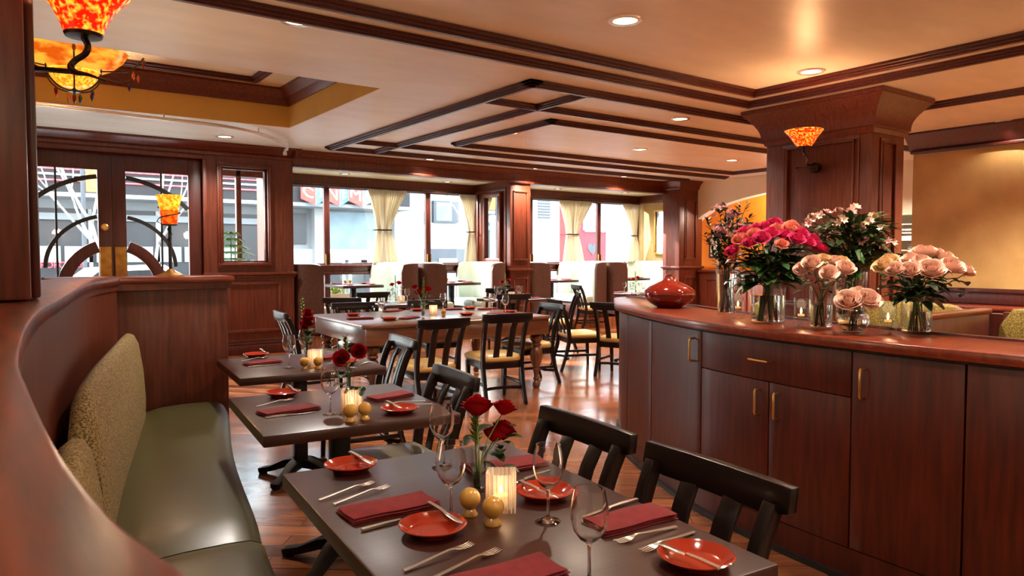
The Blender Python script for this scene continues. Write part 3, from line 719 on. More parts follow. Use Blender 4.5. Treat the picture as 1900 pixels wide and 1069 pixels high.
# a chair faces its local +Y; deg turns it
NS = (1.06, 1, .955)
chair(1.40, 2.0, 85); chair0.scale = NS
chair(1.335, 1.365, 85, 'dark slat-back chair at the nearest table, nearest the camera').scale = NS
chairT.scale = NS; chairT.location = (1.59, 3.24, 0); chairT.rotation_euler = (0, 0, R(82))
dup(chairT, (2.08, 4.79, 0), R(82), 'dark slat-back chair at the third table, left of the turned table leg')
chair(3.2, 5.83, 0, 'dark slat-back chair with tan seat at the near side of the walnut table, left one')
chair(4.05, 5.97, -11, 'dark chair with tan seat at the near side of the walnut table, right one')
dup(chairT, (3.4, 7.72, 0), R(172), 'dark chair with taupe seat on the far side of the walnut table, left one', None, PLAIN)
dup(chairT, (4.36, 7.66, 0), R(172), 'dark chair with taupe seat on the far side of the walnut table, right one', None, PLAIN)
dup(chairT, (2.62, 7.1, 0), R(-95), 'dark chair with taupe seat at the left end of the walnut table', None, PLAIN)
chair(4.92, 6.58, 84, 'dark chair at the right end of the walnut table, seen edge-on')
chair(6.1, 7.05, -110, 'dark chair with tan seat in the open floor, side view, left of the counter')
chair(6.2, 6.38, -66, 'dark chair half hidden behind the rounded counter end')
chair(6.95, 8.55, 54, 'dark chair with tan seat facing left, behind the side-view chair')
chair(9.3, 10.35, -110, 'small dark chair with tan seat before the pale booth of the right bay')
chair(6.22, 8.85, -15, 'dark chair with its back to the camera at the table with white glasses')
chair(3.95, 9.35, -40, 'dark chair with broad curved back beyond the walnut table, left')
chair(4.75, 10.55, -8, 'dark slat-back chair drawn up to the left window table')
chair(7.15, 10.55, -15, 'dark slat-back chair drawn up to the window table left of the pier')
# ------------------------------------------------------------------ wing-back booths in the window alcove
def booth(label, x, y, z, deg, w=1.12, group=None, face='booth_white', ch=.72):
    """bench facing local +Y, wings curl forward at both sides"""
    t = thing('wing_booth', label, 'booth', (x, y, z), R(deg), group)
    hw = w / 2
    path = smooth_pts([(-hw - .02, .34, 0), (-hw + .0, .14, 0), (-hw + .05, .02, 0), (-hw + .2, -.02, 0), (0, -.02, 0), (hw - .2, -.02, 0), (hw - .05, .02, 0), (hw, .14, 0), (hw + .02, .34, 0)], 4)
    n = len(path); rows = []; rows2 = []
    for i, p in enumerate(path):
        e = abs(i / (n - 1) * 2 - 1); top = .42 + ch - (.05 * max(0, (e - .75) / .25) ** 2) - (.10 if e > .999 else 0)
        tt = (path[min(i + 1, n - 1)] - path[max(i - 1, 0)]).normalized(); nn = Vector((-tt.y, tt.x, 0))
        def q(d, z): return (p.x + nn.x * d, p.y + nn.y * d, z)
        rows.append([q(.05, .30), q(.06, .6), q(.045, top - .04), q(.02, top), q(0, top - .01), q(0, .05)][::1])
        rows2.append([q(-.001, .05), q(-.001, top - .012), q(-.05, top - .02), q(-.06, .05)])
    MB().loft(rows).build('backrest', face, t, smooth=True, angle=60)
    MB().loft(rows2).build('outer_back', 'booth_brown', t, smooth=True, angle=50)
    rows = []
    for z, g in ((.31, 0), (.34, .015), (.41, .015), (.44, -.01), (.452, -.08)):
        rows.append([(-hw + .02 - g * .3, .05 - g * .2, z), (hw - .02 + g * .3, .05 - g * .2, z), (hw - .02 + g * .3, .5 + g, z), (-hw + .02 - g * .3, .5 + g, z)])
    MB().loft(rows).build('seat', face, t, smooth=True, angle=60)
    MB().box(-hw + .03, hw - .03, .05, .46, 0, .31).build('base', 'mahogany_dark', t, bevel=.004)
    return t
BZ = .2
booth('wing booth facing right at the left end of the window alcove', 3.81, 11.44, BZ, -90)
booth('pale wing-back booth under the double curtain of the left window bay', 5.82, 11.44, BZ, 90)
booth('wing booth facing right, back to back with the booth under the left double curtain', 6.02, 11.44, BZ, -90)
booth('pale wing-back booth against the left side of the pier', 7.63, 11.44, BZ, 90)
booth('wing booth facing right against the right side of the pier', 8.31, 11.44, BZ, -90)
booth('pale wing-back booth under the double curtain of the right window bay', 10.15, 11.44, BZ, 90)
booth('wing booth facing right, back to back with the booth under the right double curtain', 10.35, 11.44, BZ, -90)
booth('pale wing-back booth at the right end of the window alcove, in the sun', 12.16, 11.47, BZ, 90)
# tables in and before the alcove
def wtable(label, x, y, z, rz, lx, ly, h=.75): return pedestal_table(label, (x, y, z), R(rz), lx, ly, h, baser=.26, group=None)
wtable('small dark table between the booths of the left window bay, left one', 4.92, 11.5, BZ, 0, .72, .9, .77)
wtable('small dark table between the booths just left of the pier', 6.85, 11.5, BZ, 0, .72, .9, .77)
wtable('small dark table between the booths right of the pier', 9.2, 11.5, BZ, 0, .72, .9, .77)
wtable('small dark table in front of the sunlit booth of the right bay', 11.25, 11.5, BZ, 0, .72, .9, .77)
wtable('dark table with a flower stalk behind the walnut table, before the left bay', 4.95, 9.75, 0, 0, .9, .8)
wtable('dark table with a red flower and white glasses before the pier', 6.95, 9.7, 0, 0, .9, .8)
wtable('dark table set cornerwise left of the red vase, farther one', 9.95, 9.75, 0, 40, .9, .9)
wtable('dark table behind the rounded counter end, set with a red napkin', 7.0, 6.98, 0, -20, .85, .85)

# ------------------------------------------------------------------ curved service counter with cabinet doors
CTOP = 1.09
EDGE = smooth_pts([(4.50, 4.62, 0), (4.34, 4.55, 0), (4.13, 4.33, 0), (3.77, 3.94, 0), (3.585, 3.62, 0), (3.385, 3.22, 0), (3.18, 2.72, 0), (3.085, 2.3, 0), (3.03, 1.9, 0), (3.0, 1.5, 0), (3.0, 1.15, 0), (3.04, .7, 0), (3.14, .2, 0), (3.28, -.4, 0)], 6)
BACKE = smooth_pts([(4.56, 4.60, 0), (4.55, 4.5, 0), (4.46, 4.3, 0), (4.30, 4.0, 0), (4.06, 3.4, 0), (3.87, 2.95, 0), (3.74, 2.5, 0), (3.64, 2.1, 0), (3.60, 1.9, 0), (3.57, 1.75, 0), (3.52, 1.45, 0), (3.52, 1.1, 0), (3.54, .7, 0), (3.62, .2, 0), (3.75, -.4, 0)], 6)
ct = thing('flower_counter', 'curved polished mahogany counter top carrying the flower vases', 'counter', (3.4, 2.5, CTOP))
OC = Vector((-3.4, -2.5, 0))
mb = MB(); mb.loft([[(a.x + OC.x, a.y + OC.y, -.045), (b.x + OC.x, b.y + OC.y, -.045), (b.x + OC.x, b.y + OC.y, 0), (a.x + OC.x, a.y + OC.y, 0)] for a, b in zip(EDGE, BACKE)])
mb.build('slab', 'mahogany_flat', ct, bevel=.008)
FACE = offset(EDGE, -.035) ; 
if (FACE[20] - BACKE[20]).length > (EDGE[20] - BACKE[20]).length: FACE = offset(EDGE, .035)
sgn = 1 if (offset(EDGE, .035)[20] - BACKE[20]).length < (EDGE[20] - BACKE[20]).length else -1
FACE = offset(EDGE, sgn * .04); KICK = offset(EDGE, sgn * .06)
cab = thing('counter_cabinet', 'curved mahogany cabinet with brass handled doors under the flower counter', 'cabinet', (3.4, 2.5, 0))
mb = MB(); INB = offset(BACKE, -sgn * .05)
mb.loft([[(a.x + OC.x, a.y + OC.y, .02), (b.x + OC.x, b.y + OC.y, .02), (b.x + OC.x, b.y + OC.y, CTOP - .045), (a.x + OC.x, a.y + OC.y, CTOP - .045)] for a, b in zip(offset(EDGE, sgn * .062), INB)])
mb.build('carcass', 'mahogany_dark', cab)
mb = MB(); K2 = offset(EDGE, sgn * .045)
mb.loft([[(a.x + OC.x, a.y + OC.y, 0), (b.x + OC.x, b.y + OC.y, 0), (b.x + OC.x, b.y + OC.y, .15), (a.x + OC.x, a.y + OC.y, .15)] for a, b in zip(K2, offset(EDGE, sgn * .1))])
mb.build('kick_board', 'mahogany_dark', cab)
mb = MB(); mb.loft([[(a.x + OC.x, a.y + OC.y, 0), (b.x + OC.x, b.y + OC.y, 0), (b.x + OC.x, b.y + OC.y, .03), (a.x + OC.x, a.y + OC.y, .03)] for a, b in zip(offset(EDGE, sgn * .03), offset(EDGE, sgn * .06))])
mb.build('shoe_moulding', 'black_paint', cab)
def panel(name, ya, yb, z0, z1, gap=.004, m='mahogany_cabinet'):
    A_ = cutE(FACE, ya - gap, yb + gap); B_ = [p for p in A_]
    n = len(A_); off = offset(A_, sgn * .02); mb = MB()
    mb.loft([[(a.x + OC.x, a.y + OC.y, z0), (b.x + OC.x, b.y + OC.y, z0), (b.x + OC.x, b.y + OC.y, z1), (a.x + OC.x, a.y + OC.y, z1)] for a, b in zip(A_, off)])
    return mb.build(name, m, cab, bevel=.002)
def ipE(P, y):
    for a, b in zip(P, P[1:]):
        if a.y >= y >= b.y: return a.lerp(b, (a.y - y) / max(1e-9, a.y - b.y))
def cutE(P, ya, yb):
    return [ipE(P, ya)] + [p for p in P if ya - .02 > p.y > yb + .02] + [ipE(P, yb)]
def handle(parent, y, z, vert=True, ln=.13):
    p = ipE(FACE, y); q = ipE(FACE, y - .05); t = (q - p).normalized(); nrm = Vector((-t.y, t.x, 0)) * (1 if True else -1)
    if nrm.dot(ipE(BACKE, y) - p) > 0: nrm = -nrm
    o = p + OC
    if vert: pts = [o + Vector((0, 0, z - ln / 2)), o + nrm * .03 + Vector((0, 0, z - ln / 2 + .004)), o + nrm * .034 + Vector((0, 0, z - ln / 2 + .012)), o + nrm * .034 + Vector((0, 0, z + ln / 2 - .012)), o + nrm * .03 + Vector((0, 0, z + ln / 2 - .004)), o + Vector((0, 0, z + ln / 2))]
    else: pts = [o - t * ln / 2 + Vector((0, 0, z)), o - t * ln * .48 + nrm * .03 + Vector((0, 0, z)), o + t * ln * .48 + nrm * .03 + Vector((0, 0, z)), o + t * ln / 2 + Vector((0, 0, z))]
    MB().tube(pts, .006, 8).build('handle', 'brass', parent, smooth=True)
ZT = CTOP - .06
Y1, Y2, Y3, Y4, Y5 = 3.27, 2.655, 1.70, 1.235, .75
panel('end_panel', 4.2, 3.72, .155, ZT); panel('filler_panel', 3.72, Y1, .155, ZT)
d = panel('door', Y1, Y2, .155, ZT); handle(d, Y2 + .07, .92)
d = panel('drawer', Y2, Y3, .83, ZT); handle(d, (Y2 + Y3) / 2 + .02, .93, False)
ym = 2.15
d = panel('door', Y2, ym, .155, .825); handle(d, ym + .06, .72); d = panel('door', ym, Y3, .155, .825); handle(d, ym - .06, .72)
d = panel('door', Y3, Y4, .155, ZT); handle(d, Y3 - .06, .9)
panel('door', Y4, Y5, .155, ZT); panel('door', Y5, .2, .155, ZT)
# counter back lip
lip = thing('counter_upstand', 'low dark lip along the back edge of the flower counter', 'trim strip', (3.4, 2.5, CTOP))
mb = MB(); mb.loft([[(a.x + OC.x, a.y + OC.y, -.05), (b.x + OC.x, b.y + OC.y, -.05), (b.x + OC.x, b.y + OC.y, .012), (a.x + OC.x, a.y + OC.y, .012)] for a, b in zip(BACKE, offset(BACKE, -sgn * .035))])
mb.build('lip', 'mahogany_dark', lip, bevel=.004)

# ------------------------------------------------------------------ gold banquettes behind the counter
def gold_bench(label, x, ya, yb, top):
    t = thing('booth_bench', label, 'bench', (x, (ya + yb) / 2, 0)); L_ = (yb - ya) / 2; rows = []
    n = 20
    for k in range(n):
        u = -1 + 2 * k / (n - 1); e = min(1, (1 - abs(u)) * L_ / .14); rd = math.sqrt(max(0, 1 - (1 - e) ** 2)); y = u * L_
        h = .46 + (top - .46) * (.78 + .22 * rd); th = .14 * (.5 + .5 * rd)
        rows.append([(0, y, .44), (-th, y, .5), (-th, y, h * .8), (-th * .8, y, h - .03), (-th * .4, y, h), (0, y, h - .02)])
    MB().loft(rows).build('back_cushion', 'fabric_gold', t, smooth=True, angle=70)
    MB().box(-.62, -.05, -L_, L_, .3, .46).build('seat_cushion', 'leather_olive', t, bevel=.03, seg=3)
    MB().box(-.56, .04, -L_, L_, 0, .3).box(0, .05, -L_, L_, .3, top - .04).build('base', 'mahogany', t, bevel=.004)
    return t
gold_bench('gold speckled booth bench at the right edge behind the counter', 6.36, .6, 2.34, 1.055)
gold_bench('gold speckled booth bench behind the peach rose vase, beyond the wooden divider', 6.5, 2.62, 3.5, 1.05)
dv = thing('booth_divider', 'low mahogany divider between the two gold booth benches', 'partition', (5.8, 2.44, 0))
MB().box(-.62, .5, -.03, .03, 0, 1.0).build('panel', 'mahogany', dv, bevel=.003); MB().box(-.64, .52, -.045, .045, 1.0, 1.04).build('cap', 'mahogany_flat', dv, bevel=.006)
dv = thing('booth_back_wall', 'low mahogany partition behind the gold booth benches', 'partition', (6.62, 1.9, 0))
MB().box(-.02, .05, -1.8, 1.6, 0, .98).build('panel', 'mahogany_dark', dv); 
# ------------------------------------------------------------------ tableware prototypes (meshes shared by all copies)
PLATE = MB().lathe([(0, .002), (.05, .002), (.052, .0), (.056, .0), (.060, .005), (.078, .016), (.085, .021), (.0865, .024), (.083, .0255), (.078, .022), (.062, .0085), (.056, .0065), (.03, .006), (0, .0065)], 40, cap=False).mesh('plate', 'red_ceramic', smooth=True, angle=50)
def wine_prof(s=1.):
    o = [(0, 0), (.034, .0), (.035, .002), (.02, .0045), (.008, .009), (.0042, .02), (.0038, .06), (.0042, .085), (.008, .093), (.022, .102), (.036, .122), (.0425, .148), (.0425, .168), (.038, .195), (.034, .214)]
    i = [(.0325, .214), (.0365, .195), (.041, .168), (.041, .148), (.0345, .123), (.021, .104), (.006, .0975), (0, .097)]
    return [(r, z) for r, z in o + i]
WINE = MB().lathe(wine_prof(), 32, cap=False).mesh('wine_glass', 'glass', smooth=True, angle=60)
def fork_mesh():
    mb = MB()
    mb.path(smooth_pts([(-.105, 0, .004), (-.06, 0, .006), (0, 0, .010), (.03, 0, .012), (.05, 0, .008)], 3), [.011, .0105, .010, .0098, .009, .008, .0075, .007, .0065, .006, .008, .012, .016][:13], .0035)
    mb.loft([[(.048, -.009, .0075), (.048, .009, .0075), (.048, .009, .0095), (.048, -.009, .0095)], [(.062, -.012, .006), (.062, .012, .006), (.062, .012, .008), (.062, -.012, .008)]])
    for k in range(4):
        y = -.0103 + k * .00687
        mb.path([(.061, y, .007), (.08, y, .0062), (.098, y, .0085)], [.0036, .0032, .002], .0018)
    return mb.mesh('fork', 'steel', bevel=.0006, seg=1)
FORK = fork_mesh()
def knife_mesh(n, s=1.):
    mb = MB()
    mb.path([(-.115 * s, 0, .005), (-.05 * s, 0, .0055), (0, 0, .005)], [.011, .012, .010], [.006, .007, .005])
    mb.loft([[(0, -.004, .003), (0, .006, .003), (0, .006, .0045), (0, -.004, .0045)], [(.03 * s, -.008, .003), (.03 * s, .008, .003), (.03 * s, .0075, .0042), (.03 * s, -.0075, .0042)], [(.08 * s, -.009, .003), (.08 * s, .008, .003), (.08 * s, .0075, .004), (.08 * s, -.0085, .004)], [(.11 * s, -.001, .003), (.11 * s, .004, .003), (.11 * s, .004, .0036), (.11 * s, -.001, .0036)]])
    return mb.mesh(n, 'steel', bevel=.0006, seg=1)
KNIFE = knife_mesh('table_knife'); BUTTER = knife_mesh('butter_knife', .8)
def napkin_mesh(seed, lx=.26, ly=.115):
    rnd = random.Random(seed); mb = MB()
    for L in range(3):
        z0 = .001 + L * .0065; nx, ny = 10, 5; rows = []
        dx = rnd.uniform(-.003, .003); dy = rnd.uniform(-.003, .003)
        for i in range(nx + 1):
            u = i / nx; row = []
            for j in range(ny + 1):
                v = j / ny
                x = (u - .5) * (lx - L * .004) + dx + .003 * math.sin(v * 5 + L + seed); y = (v - .5) * (ly - L * .003) + dy + .003 * math.sin(u * 7 + seed)
                e = min(u, 1 - u, v, 1 - v); z = z0 + .0052 * min(1, e * 9) + .0016 * math.sin(u * 6 + seed) * (L > 0)
                row.append((x, y, max(z, z0 + .002)))
            rows.append(row)
        top = [[mb.bm.verts.new(p) for p in r] for r in rows]; bot = [[mb.bm.verts.new((p[0], p[1], z0)) for p in r] for r in rows]
        for i in range(nx):
            for j in range(ny):
                mb.bm.faces.new([top[i][j], top[i + 1][j], top[i + 1][j + 1], top[i][j + 1]]); mb.bm.faces.new([bot[i][j], bot[i][j + 1], bot[i + 1][j + 1], bot[i + 1][j]])
        for i in range(nx):
            for j in (0, ny): mb.bm.faces.new([top[i][j], top[i + 1][j], bot[i + 1][j], bot[i][j]])
        for j in range(ny):
            for i in (0, nx): mb.bm.faces.new([top[i][j], top[i][j + 1], bot[i][j + 1], bot[i][j]])
    return mb.mesh('napkin', 'napkin_red', smooth=True, angle=50)
NAPS = [napkin_mesh(i) for i in range(4)]
SHAKER = MB().lathe([(0, 0), (.0215, 0), (.0225, .004), (.017, .012), (.013, .0185)] + [(.029 * math.sin(R(a)), .046 - .029 * math.cos(R(a))) for a in range(36, 180, 12)] + [(0, .075)], 28, cap=False).mesh('shaker', 'mustard_ceramic', smooth=True, angle=50)
def flat(name, me, label, cat, loc, rz, group):
    o = child(name, me, None, loc, (0, 0, rz)); return tag(o, label, cat, group)
def plate(p, label): return flat('bread_plate', PLATE, label, 'plate', p, 0, 'red bread plates')
def wine(p, label, s=1.): o = flat('wine_glass', WINE, label, 'wine glass', p, random.uniform(0, 6), 'wine glasses'); s *= .96; o.scale = (s, s, s); return o
def dirp(a, b): return math.atan2(b.y - a.y, b.x - a.x)
def fork(a, b, label):      # a = handle end, b = tine end
    m_ = (a + b) / 2; return flat('fork', FORK, label, 'fork', m_, dirp(a, b), 'forks')
def knife(a, b, label, me=None, up=0, name='table_knife'):
    m_ = (a + b) / 2 + Vector((0, 0, up)); return flat(name, me or KNIFE, label, 'knife', m_, dirp(a, b), 'knives')
def plate_knife(a, b, label): return knife(a, b, label, BUTTER, .0215, 'butter_knife')
def napkin(p, rz, label, k=0, sc=1.):
    o = flat('napkin', NAPS[k % 4], label, 'napkin', p, rz, 'dark red napkins'); o.scale = (sc, sc, 1); return o
def shaker(p, label): return flat('shaker', SHAKER, label, 'shaker', p, random.uniform(0, 6), 'mustard shakers')
# ribbed square candle holder
def candle_holder(p, rz, label, first=[None], s=1.):
    if first[0] is None:
        t = thing('candle_holder', label, 'candle holder', p, rz, 'ribbed candle holders')
        mb = MB(); sec = []
        h = .039
        for side in range(4):
            for k in range(24):
                u = -1 + 2 * k / 24; rr = h + .0022 * math.cos(k / 24 * 2 * PI * 6)
                sec.append(Matrix.Rotation(side * PI / 2, 2) @ Vector((rr, u * h)))
        inn = [v * .86 for v in sec]
        mb.loft([[(v.x, v.y, z) for v in S_] for S_, z in ((sec, 0), (sec, .105), (inn, .105), (inn, .012))])
        mb.build('glass_body', 'ribbed_glass', t, smooth=True, angle=30)
        MB().lathe([(0, .012), (.02, .012), (.02, .04), (0, .04)], 16, cap=False).build('candle', 'candle_glow', t, smooth=True, angle=40)
        MB().lathe([(0, .041), (.004, .046), (.005, .053), (.002, .063), (0, .066)], 10, cap=False).build('flame', 'flame', t, smooth=True)
        first[0] = t; return t
    return dup(first[0], p, rz, label)
HALO = []
# ------------------------------------------------------------------ nearest table: four settings
TZ = .7505
def a1(px, py): return at(px, py, TZ)
plate(a1(651, 872), 'red bread plate at the far left setting of the nearest table')
plate_knife(a1(646, 851), a1(697, 878), 'butter knife across the far left bread plate of the nearest table')
fork(a1(592, 931), a1(696, 897), 'outer fork by the far left napkin on the nearest table')
fork(a1(611, 941), a1(732, 902), 'inner fork by the far left napkin on the nearest table')
napkin(a1(722, 946), dirp(a1(640, 958), a1(798, 925)), 'folded dark red napkin at the far left setting of the nearest table', 0)
knife(a1(664, 989), a1(818, 948), 'table knife in front of the far left napkin on the nearest table')
plate(a1(803, 988), 'red bread plate at the near left setting of the nearest table')
plate_knife(a1(792, 948), a1(862, 992), 'butter knife across the near left bread plate of the nearest table')
fork(a1(750, 1062), a1(880, 1012), 'left fork below the near left bread plate')
fork(a1(806, 1075), a1(928, 1023), 'right fork below the near left bread plate, by the cut-off napkin')
napkin(a1(938, 1078), dirp(a1(850, 1085), a1(980, 1050)), 'dark red napkin cut off by the bottom edge of the photo', 1)
napkin(a1(938, 868), dirp(a1(870, 878), a1(1005, 858)), 'dark red napkin behind the bud vase and candle on the nearest table', 2)
knife(a1(1000, 884), a1(945, 900), 'table knife in front of the napkin behind the candle')
plate(a1(1010, 922), 'red bread plate right of the candle on the nearest table')
plate_knife(a1(962, 908), a1(1038, 942), 'butter knife across the bread plate right of the candle')
napkin(a1(1168, 968), dirp(a1(1105, 985), a1(1225, 955)), 'dark red napkin at the near right setting, seen through a wine glass', 3, .95)
knife(a1(1168, 934), a1(1090, 958), 'table knife behind the near right napkin')
fork(a1(1254, 980), a1(1140, 1012), 'fork beside the near right napkin, tines towards the wine glass')
fork(a1(1281, 993), a1(1196, 1026), 'fork beside the near right bread plate')
plate(a1(1291, 1046), 'red bread plate at the near right corner of the nearest table')
plate_knife(a1(1328, 1074), a1(1222, 1027), 'butter knife across the bread plate at the near right corner')
wine(a1(820, 866), 'wine glass left of the bud vase, farthest on the nearest table')
wine(a1(837, 962), 'wine glass in front of the bud vase, beside the mustard shakers')
wine(a1(1017, 968), 'wine glass right of the candle on the nearest table')
wine(a1(1093, 1083), 'wine glass nearest the camera, its foot below the photo')
shaker(a1(872, 956), 'mustard ceramic shaker left of its twin on the nearest table')
shaker(a1(915, 973), 'mustard ceramic shaker in front of the ribbed candle on the nearest table')
candle_holder(a1(930, 944), R(-38), 'ribbed square glass candle holder on the nearest table')
HALO.append((a1(930, 944), .06))
# ------------------------------------------------------------------ second table
plate(a1(525, 735), 'red bread plate at the back left of the second table')
plate_knife(a1(530, 722), a1(556, 738), 'butter knife on the back left plate of the second table')
fork(a1(476, 756), a1(545, 742), 'fork half under the left napkin of the second table')
napkin(a1(536, 764), dirp(a1(478, 770), a1(596, 752)), 'dark red napkin at the left of the second table', 0)
knife(a1(484, 778), a1(596, 764), 'table knife in front of the left napkin of the second table')
wine(a1(613, 769), 'wine glass on the second table')
candle_holder(a1(653, 764), R(-38), 'ribbed square glass candle holder on the second table'); HALO.append((a1(653, 764), .06))
shaker(a1(650, 782), 'mustard shaker in front of the candle on the second table')
shaker(a1(677, 778), 'mustard shaker right of the candle on the second table')
napkin(a1(724, 738), dirp(a1(680, 745), a1(775, 728)), 'dark red napkin at the right of the second table', 1, .9)
plate(a1(742, 765), 'red bread plate at the right of the second table')
plate_knife(a1(716, 754), a1(746, 768), 'butter knife on the right plate of the second table')
fork(a1(780, 746), a1(722, 752), 'fork behind the right plate of the second table')
fork(a1(790, 752), a1(735, 757), 'fork against the right plate of the second table')
# ------------------------------------------------------------------ third table
plate(a1(475, 662), 'red bread plate at the back left of the third table')
plate_knife(a1(481, 653), a1(494, 661), 'butter knife on the back left plate of the third table')
napkin(a1(488, 675), dirp(a1(447, 678), a1(530, 668)), 'dark red napkin at the left of the third table', 2, .9)
fork(a1(440, 672), a1(505, 663), 'fork behind the left napkin of the third table')
knife(a1(455, 683), a1(530, 675), 'table knife in front of the left napkin of the third table')
wine(a1(537, 682), 'wine glass in front on the third table')
wine(a1(566, 668), 'wine glass behind the candle on the third table')
candle_holder(a1(585, 680), R(-38), 'ribbed square glass candle holder on the third table'); HALO.append((a1(585, 680), .06))
shaker(a1(565, 685), 'mustard shaker in front of the candle on the third table')
shaker(a1(590, 684), 'mustard shaker right of the candle on the third table')
napkin(a1(618, 664), dirp(a1(590, 668), a1(640, 660)), 'dark red napkin at the right of the third table', 3, .9)
plate(a1(640, 676), 'red bread plate at the right of the third table, behind the rose')
knife(a1(660, 668), a1(606, 676), 'table knife at the right of the third table')
# ------------------------------------------------------------------ walnut table
FZ = .8005
def af(px, py): return at(px, py, FZ)
plate(af(655, 586), 'red bread plate at the left edge of the walnut table')
napkin(af(668, 592), R(-8), 'dark red napkin at the left front of the walnut table', 0)
fork(af(655, 592), af(690, 586), 'fork behind the left front napkin of the walnut table')
wine(af(708, 588), 'wine glass at the left of the walnut table')
napkin(af(729, 578), R(20), 'dark red napkin at the back left of the walnut table', 1)
plate(af(722, 594), 'red bread plate at the front left of the walnut table')
fork(af(745, 600), af(722, 586), 'fork by the front plate of the walnut table')
napkin(af(760, 591), R(30), 'dark red napkin at the front of the walnut table, left of the chair back', 2)
candle_holder(af(804, 584), R(-38), 'ribbed square glass candle holder on the walnut table'); HALO.append((af(804, 584), .06))
shaker(af(823, 586), 'amber mustard shaker beside the candle on the walnut table')
wine(af(822, 576), 'wine glass behind the shaker on the walnut table')
napkin(af(838, 575), R(-10), 'dark red napkin behind the shaker on the walnut table', 3)
plate(af(775, 577), 'red bread plate at the back of the walnut table')
plate(af(872, 573.5), 'red bread plate in the back middle of the walnut table')
plate(af(866, 585), 'red bread plate in the front middle of the walnut table')
wine(af(913, 577), 'wine glass at the right of the walnut table, farther one')
napkin(af(905, 574), R(5), 'dark red napkin at the right of the walnut table', 0)
wine(af(938, 582), 'wine glass at the right of the walnut table, nearer one')
napkin(af(925, 583), R(-15), 'dark red napkin at the right front of the walnut table', 1)
plate(af(945, 580), 'red bread plate at the right end of the walnut table')
# ------------------------------------------------------------------ far tables
def ft(x, y, z): return Vector((x, y, z + .0005))
for (x, y, z, nm) in ((4.92, 11.5, .97, 'left window table'), (6.85, 11.5, .97, 'window table left of the pier'), (9.2, 11.5, .97, 'window table right of the pier'), (11.25, 11.5, .97, 'window table by the sunlit booth')):
    napkin(ft(x - .2, y - .28, z), R(90), 'dark red napkin at the near left of the ' + nm, 0, .9); napkin(ft(x + .2, y - .25, z), R(90), 'dark red napkin at the near right of the ' + nm, 1, .9)
    napkin(ft(x - .2, y + .2, z), R(90), 'dark red napkin at the far left of the ' + nm, 2, .9)
    shaker(ft(x - .02, y + .28, z), 'left mustard shaker on the ' + nm); shaker(ft(x + .07, y + .28, z), 'right mustard shaker on the ' + nm)
    if x < 7: plate(ft(x + .25, y + .05, z), 'red bread plate on the ' + nm)
z = .75
for (x, y, nm, ws) in ((4.95, 9.75, 'table with the flower stalk', ((-.22, -.22), (.15, .12), (-.1, .2))), (6.95, 9.7, 'table before the pier', ((-.3, -.05), (-.2, .18), (.12, -.05), (.22, .15))), (9.95, 9.75, 'cornerwise table', ((-.3, -.1), (-.15, -.25), (-.2, .2)))):
    for i, (dx, dy) in enumerate(ws): wine(ft(x + dx, y + dy, z), ['first', 'second', 'third', 'fourth'][i] + ' wine glass from the left on the ' + nm)
    napkin(ft(x + .25, y - .25, z), R(10), 'dark red napkin at the right of the ' + nm, 1); napkin(ft(x - .25, y + .28, z), R(10), 'dark red napkin at the back of the ' + nm, 2)
    plate(ft(x + .3, y + .02, z), 'red bread plate on the ' + nm); candle_holder(ft(x, y + .03, z), R(20), 'pale candle holder on the ' + nm)
napkin(ft(6.75, 6.95, z), R(20), 'dark red napkin on the table behind the counter end', 3); plate(ft(6.8, 6.75, z), 'red bread plate on the table behind the counter end')
wine(ft(7.1, 6.95, z), 'left wine glass on the table behind the counter end'); wine(ft(7.28, 7.05, z), 'right wine glass on the table behind the counter end')
for p, h in HALO: LAMPS.append((p + Vector((0, 0, h + .02)), .18))
# ------------------------------------------------------------------ flowers
def petal_grid(mb, f, nu=4, nv=4):
    g = [[mb.bm.verts.new(f(-1 + 2 * i / nu, j / nv)) for i in range(nu + 1)] for j in range(nv + 1)]
    for j in range(nv):
        for i in range(nu): mb.bm.faces.new([g[j][i], g[j][i + 1], g[j + 1][i + 1], g[j + 1][i]])
def rose_mesh(name, m, seed, openness=1.):
    rnd = random.Random(seed); mb = MB()
    layers = [(2, .12, 1.30, .02), (3, .25, 1.32, .04), (3, .41, 1.27, .07), (4, .57, 1.18, .11), (5, .73, 1.05, .16), (5, .88, .88, .24)]
    a0 = rnd.uniform(0, 6)
    for li, (n, rad, hgt, curl) in enumerate(layers):
        a0 += 1.3
        for k in range(n):
            ac = a0 + 2 * PI * k / n + rnd.uniform(-.15, .15); hw = PI / n * 1.45; hh = hgt * rnd.uniform(.92, 1.06); cu = curl * openness * rnd.uniform(.7, 1.4); tw = rnd.uniform(.07, .13)
            def f(u, v):
                wv = .6 + .4 * math.sin(min(1, v * 1.1) * PI / 2)
                r = rad * (.22 + .78 * math.sin(min(1, v * 1.15) * PI / 2)) + tw * u * v + cu * max(0, v - .6) ** 2 * 5.0
                a = ac + u * hw * wv
                z = hh * v * (1 - .16 * abs(u) ** 2.2) - cu * max(0, v - .72) ** 2 * 5.5 - .06
                w = .03 * math.sin(u * 4 + k * 2 + li) * v
                return ((r + w) * math.cos(a), (r + w) * math.sin(a), z)
            petal_grid(mb, f, 6, 6)
    for k in range(5):                                     # sepals
        ac = 2 * PI * k / 5
        petal_grid(mb, lambda u, v: ((.15 + .5 * v) * math.cos(ac + u * .3 * (1 - v)), (.15 + .5 * v) * math.sin(ac + u * .3 * (1 - v)), -.12 - .12 * v * v), 2, 2)
    return mb.mesh(name, m, smooth=True, angle=180)
